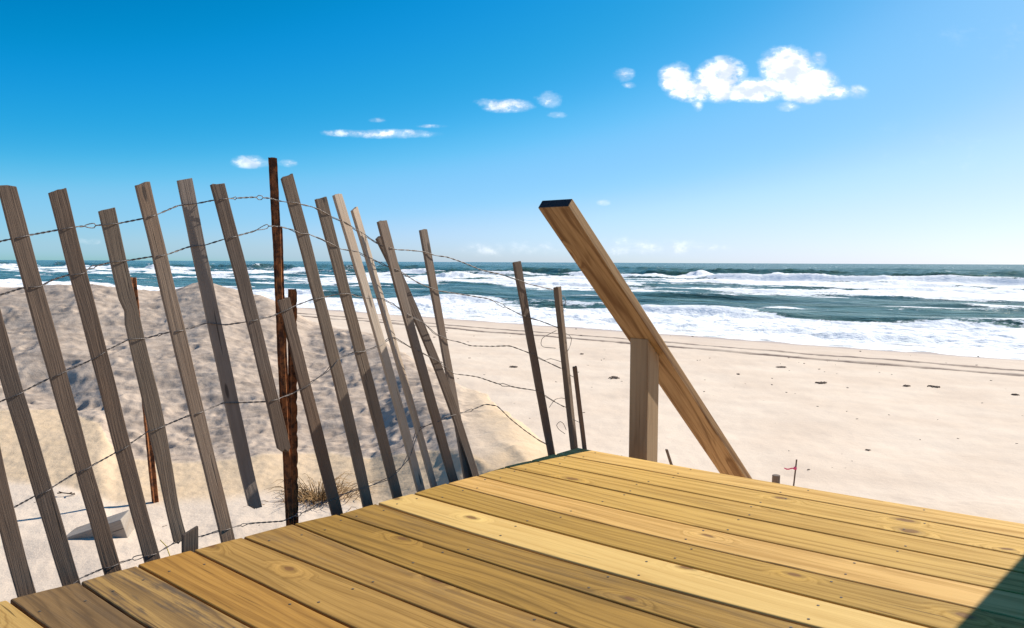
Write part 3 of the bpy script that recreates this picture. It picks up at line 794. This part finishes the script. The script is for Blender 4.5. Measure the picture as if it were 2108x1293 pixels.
# stairs below the deck edge: treads on two stringers
stairs = thing('stairs', 'pine stairs that drop from the far deck edge to the beach', 'stairs', (.9, 3.7, -1.2))
def spart(mb, name):
    o = mb.build(name, under, stairs, .003); o.location = -Vector(stairs.location)
s0 = PC + np.array([math.cos(raz), -math.sin(raz)]) * .06; B0 = float(np.dot(s0, e2)); A0 = float(np.dot(s0, e1))
bE = float(gb(0, A0)) + .03
for k in range(7):
    mb = MB(); mb.box(ab(A0, bE + .02 + k * .22, -.27 - k * .192), np.append(e1 * 1.0, 0), np.append(e2 * .26, 0), (0, 0, .036), 0, (k * 2.2, k)); spart(mb, 'tread')
for a_ in (A0 + .03, A0 + .93):
    mb = MB(); L_ = 1.62; z0 = -.31
    mb.box(ab(a_, bE + .0, z0 - .24), np.append(e2 * L_, -L_ * .873), np.append(e1 * .038, 0), (0, 0, .235), 0, (a_ * 9, 1)); spart(mb, 'stringer')

# ------------------------------------------------------------------ sand fence
fence = thing('sand_fence', 'leaning weathered slat and wire sand fence along the left deck edge', 'fence', (-.8, 2.1, -.5))
WEATH = [weathered_mat('weathered_cedar'), weathered_mat('weathered_cedar_brown', (.155, .118, .094), (.085, .063, .05)), weathered_mat('weathered_cedar_sunlit', (.42, .345, .275), (.25, .195, .15))]  # lightest copy: sunlight on two turned slats put into the colour
def vary(b, d, nm):
    return [weathered_mat(nm, tuple(c * k * t for c, t in zip(b, tt)), tuple(c * k for c in d)) for k, tt in ((1.0, (1, 1, 1)), (1.16, (1, 1.02, 1.06)), (.88, (1.05, 1, .92)), (1.05, (1.06, .98, .9)))]
WEATHV = {0: vary((0.215, 0.17, 0.137), (0.125, 0.097, 0.077), 'weathered_slat'), 1: vary((.155, .118, .094), (.085, .063, .05), 'dark_slat'), 2: [WEATH[2]]}
RUST = rust_mat('rusty_steel'); WIRE = plain_mat('galvanised_wire', (0.16, 0.14, 0.13), .5, 300, .5, .4, **{'Metallic': .5})
WIREP = plain_mat('pale_wire', (0.38, 0.33, 0.28), .4, 300, .6, .4)
EL = np.array([on_level(*GAPS[i][0], 0)[:2] for i in range(15)])
fm = np.polyfit(EL @ e2, EL @ e1, 1)       # left deck edge: a as a function of b
def on_fence(px, py, off):
    """point of a photo pixel on the upright plane that stands off metres outside the left deck edge"""
    r = ray(px, py)
    nv = e1 - fm[0] * e2; L_ = np.linalg.norm(nv)
    # a - fm0*b = fm1 - off*L
    t = (fm[1] - off * L_) / float(r[:2] @ nv)
    p = r * t; p[2] += EYE; return p
def fpart(mb, name, mats, bevel=0.0015, parent=None):
    o = mb.build(name, mats, fence if parent is None else parent, bevel)
    o.location = -Vector(fence.location) if parent is None else (0, 0, 0)
    return o
def picket(pts, off=.10, naz=132, w=.038, t=.010, ext=.35, ragged=0.0, notch=(), mat=0, offt=None, slant=0.0, label=None):
    """pts: photo pixels down the middle of the slat, top to bottom"""
    K = len(pts); offt = off if offt is None else offt
    P = [on_fence(x, y, offt + (off - offt) * i / max(1, K - 1)) for i, (x, y) in enumerate(pts)]
    if ext:
        d = P[-1] - P[-2]; P.append(P[-1] + d / np.linalg.norm(d) * ext)
    P = np.array(P); seg = np.linalg.norm(np.diff(P, axis=0), axis=1); s_ = np.concatenate([[0], np.cumsum(seg)])
    n_ = max(12, int(s_[-1] / .03)); ss = np.linspace(0, s_[-1], n_)
    if len(P) >= 3 :
        deg = 2 if len(P) > 2 else 1
        Q = np.stack([np.polyval(np.polyfit(s_, P[:, k], deg), ss) for k in range(3)], -1)
    else:
        Q = np.stack([np.interp(ss, s_, P[:, k]) for k in range(3)], -1)
    a_ = math.radians(naz); nrm = np.array([math.sin(a_), math.cos(a_), 0])
    ph = random.uniform(0, 9)
    rings = []
    for i in range(n_):
        ax = Q[min(i + 1, n_ - 1)] - Q[max(i - 1, 0)]; ax /= np.linalg.norm(ax)
        tw = .06 * math.sin(ss[i] * 2.2 + ph)
        n2_ = nrm + tw * np.array([math.cos(a_), -math.sin(a_), 0])
        sd = np.cross(n2_, ax); sd /= np.linalg.norm(sd)
        if sd[0] < 0: sd = -sd
        nn = np.cross(sd, ax); nn /= np.linalg.norm(nn)
        if nn @ nrm < 0: nn = -nn
        wl = w / 2 * (1 + .035 * math.sin(ss[i] * 9 + ph) + .02 * math.sin(ss[i] * 31 + ph * 2)); wr = w / 2 * (1 + .035 * math.sin(ss[i] * 11 + ph * 3) + .02 * math.sin(ss[i] * 27 + ph))
        for (s0_, side, dep, wid) in notch:
            g_ = math.exp(-((ss[i] - s0_ * s_[-1]) / wid) ** 2)
            if side < 0: wl -= dep * g_
            else: wr -= dep * g_
        c = Q[i]; loop = []
        xs = np.linspace(-wl, wr, 5)
        for x_ in xs: loop.append((x_, t / 2))
        for x_ in xs[::-1]: loop.append((x_, -t / 2))
        jag = np.zeros(10)
        if i == 0: jag = (lambda q: np.array(q + q[::-1]))([.0012 * math.sin(k * 2.3 + ph) + .0028 * math.sin(ph * 5) * (k - 2) / 2 for k in range(5)])
        if i == n_ - 1 and ragged:
            rg = [random.uniform(-1, 1) * ragged for _ in range(5)]; rg[0] -= ragged * .8; jag = np.array(rg + rg[::-1])
        if i == 0 and slant:
            rg = np.linspace(slant, -slant, 5); jag = np.concatenate([rg, rg[::-1]])
        rings.append([c + sd * l_[0] + nn * l_[1] + ax * jg for l_, jg in zip(loop, jag)])
    vs = np.concatenate([np.linspace(0, w, 5), np.linspace(w + t, 2 * w + t, 5), [2 * w + 2 * t]]) + random.uniform(0, 30)
    mb = MB(); mb.loft(rings, ss + random.uniform(0, 30), vs)
    o = fpart(mb, 'picket', random.choice(WEATHV[mat]), .0012)
    if label: o['label'] = label
    return o
def mid(*q): return [((l + r_) / 2, y) for l, r_, y in q]
picket(mid((-90, -60, 440), (8, 42, 800), (131, 164, 1198)), mat=1)
picket(mid((-40, -8, 905), (0, 34, 1095), (40, 72, 1220)), mat=1, slant=.003)
picket(mid((0, 27, 383), (107, 145, 800), (219, 246, 1175)), mat=1)
picket(mid((102, 134, 392), (204, 238, 800), (301, 327, 1155)), mat=1)
picket(mid((205, 235, 431), (244, 279, 620), (288, 321, 800), (330, 356, 980), (362, 384, 1116)), ext=0, ragged=.012, mat=0, off=.11, notch=((.295, -1, .012, .010), (.60, 1, -.004, .12), (.90, 1, .006, .10)), label='grey splintered slat with a notch in its edge')
picket(mid((278, 308, 378), (377, 410, 800), (456, 482, 1112)), mat=0)
picket(mid((367, 393, 369), (410, 441, 600), (457, 486, 800), (513, 537, 1045)), mat=0, ext=0, ragged=.010, off=.12)
picket(mid((434, 461, 379), (502, 533, 650), (573, 598, 928)), mat=1, ext=0, ragged=.016, off=.09, label='dark slat with a broken lower end by the rusty post')
picket(mid((570, 600, 615), (581, 604, 660), (681, 707, 1055)), mat=1, off=.10)
picket(mid((577, 601, 363), (654, 681, 650), (744, 766, 1042)), mat=0)
picket(mid((647, 672, 408), (709, 736, 650), (808, 829, 1026)), mat=0)
picket(mid((683, 703, 401), (758, 780, 650), (858, 871, 1008)), mat=2, naz=112, off=.11)
picket(mid((722, 735, 430), (786, 803, 650), (885, 899, 1000)), mat=2, naz=106, off=.13)
picket(mid((777, 795, 455), (828, 847, 650), (929, 942, 993)), mat=0, naz=122, off=.10)
picket(mid((776, 786, 488), (850, 865, 650), (932, 950, 860), (968, 983, 980)), mat=1, naz=126, off=.16, w=.034)
picket(mid((863, 878, 473), (896, 911, 650), (934, 946, 858)), mat=0, naz=124, off=.17, ext=.30, w=.034)
picket(mid((1055, 1072, 539), (1090, 1107, 735), (1127, 1144, 934)), mat=1, naz=134, off=.12)
picket([(391, 1092), (391, 1136)], mat=1, off=.06, ext=.3, slant=.008, w=.040, label='short broken slat stub close to the deck edge')
# far end stake: square dark post and thin stake behind it
picket([(1147, 591), (1164, 755), (1182, 921)], mat=0, naz=212, off=.08, w=.022, t=.028, label='dark square end stake of the fence')
picket([(1183, 755), (1193, 838), (1203, 921)], mat=1, naz=150, off=-.02, w=.014, t=.014, label='thin short stake beside the end stake')

# rusty channel posts
def steel_post(pts, off, w, mat=RUST, holes=False, ext=.4, name='channel', parent=None, naz=150):
    P = [on_fence(x, y, off) for x, y in pts]
    d = P[-1] - P[-2]; P.append(P[-1] + d / np.linalg.norm(d) * ext)
    P = np.array(P); s_ = np.concatenate([[0], np.cumsum(np.linalg.norm(np.diff(P, axis=0), axis=1))])
    n_ = int(s_[-1] / .012); ss = np.linspace(0, s_[-1], n_)
    Q = np.stack([np.interp(ss, s_, P[:, k]) for k in range(3)], -1)
    a_ = math.radians(naz); nn = np.array([math.sin(a_), math.cos(a_), 0]); sd = np.array([-math.cos(a_), math.sin(a_), 0])
    if sd[0] < 0: sd = -sd
    prof = [(-.5, .10), (-.30, .10), (-.22, .42), (.22, .42), (.30, .10), (.5, .10), (.5, -.02), (.20, -.02), (.14, .30), (-.14, .30), (-.20, -.02), (-.5, -.02)]
    rings = []
    for i in range(n_):
        jx = .0003 * math.sin(i * .37) + random.uniform(-.0004, .0004)
        fl = .10 if (holes and i % 4 == 0) else 0
        rings.append([Q[i] + sd * (w * (x_ - (fl if x_ > .4 else 0)) + jx) + nn * (w * y_ + random.uniform(-.0004, .0004)) for x_, y_ in prof])
    mb = MB(); mb.loft(rings, ss, np.arange(13) * .01)
    o = mb.build(name, mat, fence if parent is None else parent)
    if parent is None: o.location = -Vector(fence.location)
    return o
tall = steel_post([(561, 325), (572, 540), (584, 800), (597, 1080)], .12, .0245, name='metal_post')
tall['label'] = 'tall rusty steel post that stands above the slats'
slv = steel_post([(571, 466), (577, 640), (586, 840), (599, 1078)], .11, .027, name='lashed_channel', parent=tall, naz=160)
p2 = steel_post([(602, 595), (602, 760), (604, 960)], .16, .0265, holes=True, name='metal_post', ext=.5)
p2['label'] = 'short rusty post with punched holes beside the tall one'
def post_free(pts, Y, w, **kw): pass
p3w = [at_depth(273, 571, 4.15), at_depth(296, 800, 4.12), at_depth(320, 1040, 4.08)]
mb = MB()
ss3 = np.linspace(0, 1, 60); rings = []
for t in ss3:
    c = p3w[0] * (1 - t) + (p3w[2] + (p3w[2] - p3w[0]) * .2) * t
    rings.append([c + np.array([x_ * .034, y_ * .034, 0]) * (1 + random.uniform(-.05, .05)) for x_, y_ in ((-.5, 0), (-.12, -.1), (0, -.5), (.12, -.1), (.5, 0), (.5, .14), (-.5, .14))])
mb.loft(rings, ss3, np.arange(8) * .01)
back = thing('steel_stake', 'rusty steel stake leaning in the sand behind the fence', 'stake', tuple(p3w[2]))
o = mb.build('channel', RUST, back); o.location = -Vector(back.location)

# twisted wires
W1 = [(-70, 515), (0, 497), (56, 485), (116, 474), (155, 467), (201, 464), (244, 460), (290, 451), (325, 441), (367, 423), (406, 419), (441, 412), (470, 409), (520, 406), (555, 408), (575, 414), (613, 419), (647, 427), (678, 445), (705, 456), (731, 472), (753, 486), (784, 506), (814, 514), (839, 515), (870, 518), (895, 526), (920, 529), (955, 541), (990, 556), (1028, 564), (1058, 574), (1088, 585), (1142, 597)]
W2 = [(-70, 630), (0, 607), (46, 593), (83, 590), (108, 576), (141, 566), (168, 564), (186, 551), (228, 540), (271, 535), (309, 529), (344, 524), (389, 508), (421, 505), (460, 493), (520, 477), (552, 465), (578, 467), (601, 473), (617, 482), (632, 481), (663, 493), (697, 512), (734, 518), (756, 530), (802, 550), (825, 560), (860, 582), (898, 598), (950, 606), (1006, 615), (1036, 630), (1080, 652), (1110, 660), (1147, 674), (1158, 678)]
W3 = [(-70, 860), (0, 827), (39, 810), (97, 781), (128, 767), (186, 742), (216, 723), (267, 698), (301, 696), (348, 684), (379, 679), (425, 665), (464, 669), (506, 663), (561, 651), (598, 633), (641, 617), (663, 613), (697, 605), (719, 605), (749, 613), (787, 615), (817, 631), (839, 649), (873, 665), (895, 687), (920, 699), (945, 704), (969, 712), (1013, 713), (1050, 712), (1088, 726), (1117, 741), (1158, 760)]
W4 = [(-70, 1075), (15, 1052), (72, 1021), (103, 1006), (156, 973), (187, 960), (236, 933), (267, 914), (305, 888), (339, 876), (385, 857), (419, 846), (461, 829), (492, 829), (547, 827), (575, 820), (603, 810), (638, 789), (673, 765), (694, 740), (728, 725), (749, 723), (777, 714), (808, 693), (843, 714), (881, 733), (902, 744), (930, 769), (965, 773), (984, 776), (1024, 790), (1069, 799), (1104, 804), (1143, 828), (1166, 840)]
W5 = [(140, 1205), (164, 1191), (213, 1170), (248, 1158), (293, 1145), (324, 1138), (381, 1105), (412, 1105), (450, 1093), (488, 1083), (520, 1077), (582, 1073), (640, 1048), (690, 1024), (735, 1007), (763, 1000), (798, 986), (826, 963), (840, 942), (861, 883), (892, 871), (924, 856), (969, 845), (999, 832), (1024, 836), (1050, 862), (1080, 886), (1110, 907), (1130, 917)]
CEN = {}
PK = [  # centre lines of slats (top x,y -> bottom x,y) with offset, to split the strands round them
 ((-75, 440), (147, 1198), .10), ((14, 383), (232, 1175), .10), ((118, 392), (314, 1155), .10), ((220, 431), (373, 1116), .11), ((293, 378), (469, 1112), .10), ((380, 369), (525, 1045), .12),
 ((447, 379), (586, 928), .09), ((585, 615), (694, 1055), .10), ((589, 363), (755, 1042), .10), ((659, 408), (818, 1026), .10), ((693, 401), (865, 1008), .11), ((728, 430), (892, 1000), .13), ((786, 455), (936, 993), .10), ((870, 473), (940, 858), .17), ((1063, 539), (1136, 934), .12), ((1147, 591), (1182, 921), .08)]
def fence_off(x, y):
    best = []
    for (x0, y0), (x1, y1), of in PK:
        cx = x0 + (x1 - x0) * (y - y0) / (y1 - y0); best.append((cx, of, y0 - 10 < y < y1 + 15))
    best.sort(); xs_ = [b[0] for b in best]; os_ = [b[1] for b in best]
    near = min((abs(b[0] - x) for b in best if b[2]), default=999)
    return float(np.interp(x, xs_, os_)), near
nface = np.array([math.sin(math.radians(132)), math.cos(math.radians(132)), 0])
def wire(pts, mat, seed):
    pts = np.array(pts, float); s_ = np.concatenate([[0], np.cumsum(np.linalg.norm(np.diff(pts, axis=0), axis=1))])
    ss = np.arange(0, s_[-1], 3.2); rs_ = random.Random(seed)
    px = np.interp(ss, s_, pts[:, 0]); py = np.interp(ss, s_, pts[:, 1])
    ker = np.array([1, 2, 3, 2, 1]) / 9.0
    pxs = np.convolve(np.pad(px, 2, mode='edge'), ker, 'valid'); pys = np.convolve(np.pad(py, 2, mode='edge'), ker, 'valid')
    A_, B_ = [], []; ph = rs_.uniform(0, 6); open_ = pnoise(ss / 38.0, ss * 0 + seed * 3.7, seed)
    for i in range(len(ss)):
        of, near = fence_off(pxs[i], pys[i])
        c = on_fence(pxs[i], pys[i], of)
        k = math.exp(-(near / 19.0) ** 2)
        ph += .85 * (1 - k) * (1 - .75 * max(0, open_[i] > .42))
        amp = .0013 + (.0045 if open_[i] > .42 else 0) * (1 - k)
        off = nface * (k * .0078) + (1 - k) * amp * (math.cos(ph) * np.array([0, 0, 1.0]) + .6 * math.sin(ph) * nface)
        A_.append(c + off); B_.append(c - off)
    mb = MB(); mb.tube(A_, .00125, 5); mb.tube(B_, .00125, 5)
    o = mb.build('wire', mat, fence); o.location = -Vector(fence.location)
for k, w_ in enumerate((W1, W2, W3, W4, W5)): wire(w_, WIRE, k + 1)
for lp, of in (([(1147, 680), (1130, 688), (1116, 696), (1113, 708), (1118, 715), (1146, 717)], .09), ([(1152, 605), (1163, 612), (1165, 624), (1159, 642)], .07), ([(1160, 684), (1172, 690), (1177, 697), (1174, 712), (1168, 724)], .07),
               ([(1120, 742), (1134, 738), (1146, 742), (1156, 745)], .08), ([(1166, 886), (1160, 872), (1153, 867), (1145, 875), (1150, 884), (1164, 894)], .07), ([(1130, 840), (1142, 822), (1156, 819), (1166, 822)], .08), ([(1172, 772), (1186, 779), (1190, 778)], .03), ([(1174, 862), (1190, 868), (1196, 872)], .03)):
    P = np.array(lp, float); t0 = np.arange(len(P)); t1 = np.linspace(0, len(P) - 1, len(P) * 5)
    ker = np.array([1, 2, 3, 2, 1]) / 9.0
    X_ = np.convolve(np.pad(np.interp(t1, t0, P[:, 0]), 2, mode='edge'), ker, 'valid'); Y_ = np.convolve(np.pad(np.interp(t1, t0, P[:, 1]), 2, mode='edge'), ker, 'valid')
    mb = MB(); mb.tube([on_fence(a, b, of + .006 * math.sin(k * .5)) for k, (a, b) in enumerate(zip(X_, Y_))], .0012, 5)
    fpart(mb, 'wire_end', WIRE, 0)

# ------------------------------------------------------------------ small things on the sand
OLD = weathered_mat('old_grey_board', (.36, .31, .26), (.16, .125, .10))
c0 = on_ground(150, 1112, 2.5); c1 = on_ground(262, 1108, 2.5)
mb = MB(); ex = c1 - c0; ex[2] = 0.0; L_ = np.linalg.norm(ex); ex = ex / L_
ey = np.array([-ex[1], ex[0], 0]); up = np.array([0, 0, 1.0])
tilt = ex * math.cos(.30) + up * math.sin(.30); upn = -ex * math.sin(.30) + up * math.cos(.30)
mb.box(c0 - up * .10 - tilt * .01, tilt * (L_ + .03), ey * .15, upn * .115)
o = mb.build('board_offcut', OLD, None, .004)
tag(o, 'grey weathered board end half buried in the white sand', 'board')

GR = plain_mat('dry_straw', (.33, .21, .10), .65, 25, .8, .15)
gc = on_ground(655, 1030, 3.2)
mb = MB()
for k in range(300):
    a = random.uniform(0, 2 * math.pi); rr_ = abs(random.gauss(0, .06)); root = np.array([gc[0] + math.cos(a) * rr_ * 1.6, gc[1] + math.sin(a) * rr_, 0]); root[2] = ground(root[0], root[1]) - .01
    L_ = random.uniform(.07, .25); out = random.uniform(.35, 1.15) ; h_ = L_ * random.uniform(.35, .8)
    dv = np.array([math.cos(a), math.sin(a), 0]) * L_ * out * .8
    pts = [root + dv * t + np.array([0, 0, h_ * (1.7 * t - 1.25 * t * t)]) + np.array([random.gauss(0, .003), random.gauss(0, .003), 0]) for t in np.linspace(0, 1, 6)]
    mb.tube(pts, [.0022 * (1 - .75 * t) for t in np.linspace(0, 1, 6)], 3)
o = mb.build('beach_grass', GR); tag(o, 'dry brown tuft of beach grass behind the rusty posts', 'grass tuft')

TW = plain_mat('dark_wood', (.11, .08, .06), .4, 60, .8, .2)
def twig(pts, Y, rad, name, label, cat, mat=TW, **kw):
    mb = MB(); P = [at_depth(x, y, Y) for x, y in pts]
    mb.tube(P, [rad * (1 - .4 * i / len(P)) for i in range(len(P))], 6)
    o = mb.build(name, mat); return tag(o, label, cat, **kw)
g0 = on_ground(140, 1020, 2.5)
mb = MB()
for q in ([(-.05, .012), (-.02, .02), (.01, .012), (.035, -.005)], [(-.02, .02), (-.035, .035)], [(.01, .012), (.03, .03)], [(0, .015), (.02, -.012), (.024, -.03)]):
    mb.tube([np.array([g0[0] + x_, g0[1] - .6 * y_, ground(g0[0] + x_, g0[1] - .6 * y_) + .006 + max(0, y_) * .6]) for x_, y_ in q], .003, 5)
tag(mb.build('twig', TW), 'small forked dark twig on white sand left of the buried board', 'twig')
YS = plain_mat('yellow_straw', (.55, .42, .14), .3, 40, .8, .15)
s_a = at_depth(330, 1112, 3.2); s_b = at_depth(356, 1145, 2.9)
mb = MB(); mb.tube([s_a, (s_a + s_b) / 2 + np.array([0, 0, .006]), s_b - np.array([0, 0, .03])], .0022, 5)
tag(mb.build('straw', YS), 'single yellow straw stem in the sand between the fence slats', 'straw')

# stakes beyond the deck edge
def stake(pts, Y, w, name, label, cat, mat, sides=4, ext=1.2):
    P = [at_depth(x, y, Y) for x, y in pts]; d = P[-1] - P[0]; d /= np.linalg.norm(d); P.append(P[-1] + d * ext)
    root = thing(name, label, cat, tuple(P[-1]))
    rings = []
    K = 10
    for i in range(K + 1):
        c = P[0] + (P[-1] - P[0]) * i / K
        rings.append([c + w * .5 * np.array([math.cos(t + .5) * 1.2, math.sin(t + .5) * 1.2, 0]) for t in np.arange(sides) * 2 * math.pi / sides])
    mb = MB(); mb.loft(rings, np.linspace(0, 1, K + 1), np.arange(sides + 1) * .02)
    o = mb.build('shaft', mat, root, .002); o.location = -Vector(root.location)
    return root, P
stake([(1372, 925), (1381, 953)], 5.6, .022, 'leaning_stake', 'thin dark leaning stake between the square post and the sloping rail', 'stake', WEATH[1])
stake([(1598, 978), (1597, 996)], 5.4, .044, 'stub_post', 'short round dark post top just beyond the deck edge', 'post', WEATH[0], sides=10)
root, P = stake([(1640, 946), (1634, 998)], 6.2, .013, 'survey_stake', 'thin stake tied with pink ribbon beyond the deck edge', 'stake', WEATH[1])
PINK = plain_mat('pink_ribbon', (.75, .10, .25), .15, 60, .6, .3, bump=.1)
mb = MB(); kp = at_depth(1637, 964, 6.2)
rb = [[kp + np.array([.012 * math.cos(t), .012 * math.sin(t), dz_]) for t in np.arange(10) * 2 * math.pi / 10] for dz_ in (-.010, .010)]
mb.loft(rb, [0, .02], np.arange(11) * .01)
P_ = [kp + np.array([-.075 * t - .008, -.01 * math.sin(t * 6), -.004 + .006 * math.sin(t * 7)]) for t in np.linspace(0, 1, 9)]
mb.loft([[p - np.array([0, 0, .005]), p + np.array([0, .001, -.005]), p + np.array([0, .001, .005]), p + np.array([0, 0, .005])] for p in P_], np.linspace(0, .1, 9), np.arange(5) * .005)
P_ = [kp + np.array([.06 * t + .006, .01 * math.sin(t * 5), .004 + .008 * math.sin(t * 5)]) for t in np.linspace(0, 1, 7)]
o = mb.build('ribbon', PINK, root, recalc=True); o.location = -Vector(root.location)

# seaweed and driftwood on the beach
KELP = plain_mat('dry_seaweed', (.17, .125, .095), .5, 20, .85, .15)
def clump(px, py, wpx, hpx, label):
    c = on_ground(px, py, 6.0); mpp = c[1] / FOC; wd = wpx * mpp * .85; mb = MB(); ends = []
    for k in range(26):
        a = random.uniform(0, 6.28); L_ = wd * random.uniform(.12, .30)
        x0, y0 = random.choice(ends) if ends else (0, 0)
        ends.append((x0 + math.cos(a + .6) * L_ * .6, (y0 + math.sin(a + .6) * L_ * .6) * .75))
        if abs(ends[-1][0]) > wd * .5: ends.pop()
        pts = []
        for t in np.linspace(0, 1, 5):
            x = c[0] + x0 + math.cos(a + t) * L_ * t; y = c[1] + y0 + math.sin(a + t) * L_ * t
            pts.append(np.array([x, y, ground(x, y) + hpx * mpp * .38 * math.sin(t * 3) * random.uniform(.3, 1) + .004]))
        mb.tube(pts, wd * .028, 4)
    tag(mb.build('seaweed_clump', KELP), label, 'seaweed', 'clumps of dry seaweed on the beach')
clump(1064, 757, 26, 8, 'seaweed clump between the two last fence uprights and the leaning slats, above the wires')
clump(1272, 779, 44, 6, 'flat wide seaweed clump close left of the square handrail post')
clump(1198, 730, 12, 7, 'small seaweed clump right of the dark end stake near its loose wire')
clump(1520, 772, 14, 7, 'lone dark seaweed clump right of the rail below the tyre tracks')
clump(1790, 928, 20, 6, 'seaweed scrap lying alone on the smooth sand above the pink ribbon stake')
clump(1690, 790, 42, 6, 'scattered seaweed line on the middle of the beach')
clump(1862, 796, 26, 8, 'seaweed knot right of the middle beach wrack line')
clump(1930, 797, 46, 5, 'long thin seaweed streak under the tyre tracks at right')
clump(2090, 814, 26, 8, 'seaweed clump at the right edge of the beach')
clump(1610, 757, 36, 5, 'seaweed scraps right under the lower tyre track')
clump(1665, 968, 12, 4, 'little dark stick of wrack right of the pink ribbon stake')
mb = MB()
def chip(px, py):
    c = on_ground(px, py, 6.0); s_ = c[1] / FOC * random.uniform(1.0, 3.2)
    a = random.uniform(0, 6.28); d = np.array([math.cos(a), math.sin(a), 0]) * s_ * 1.6; e_ = np.array([-math.sin(a), math.cos(a), 0]) * s_ * .6
    mb.box(c - np.array([0, 0, .003]), d, e_, (0, 0, s_ * .5))
for k in range(190):
    y = random.choice([random.gauss(740, 14), random.gauss(790, 18), random.uniform(700, 1000), random.gauss(690, 6)]); x = random.uniform(880, 2120)
    if y < 1060 and y > 660: chip(x, y)
for k in range(70):
    x, y = random.uniform(-20, 640), random.uniform(1010, 1200)
    if random.random() < .6: y = random.gauss(1090, 40)
    p = on_ground(x, y, 2.2); s_ = p[1] / FOC * random.uniform(.8, 2.6); a = random.uniform(0, 6.28)
    mb.box(p - np.array([0, 0, .002]), np.array([math.cos(a), math.sin(a), 0]) * s_ * random.uniform(1, 5), np.array([-math.sin(a), math.cos(a), 0]) * s_ * .7, (0, 0, s_ * .6))
tag(mb.build('beach_litter', KELP), 'tiny dark specks of shell and wrack scattered over the beach', 'beach litter', kind='stuff')
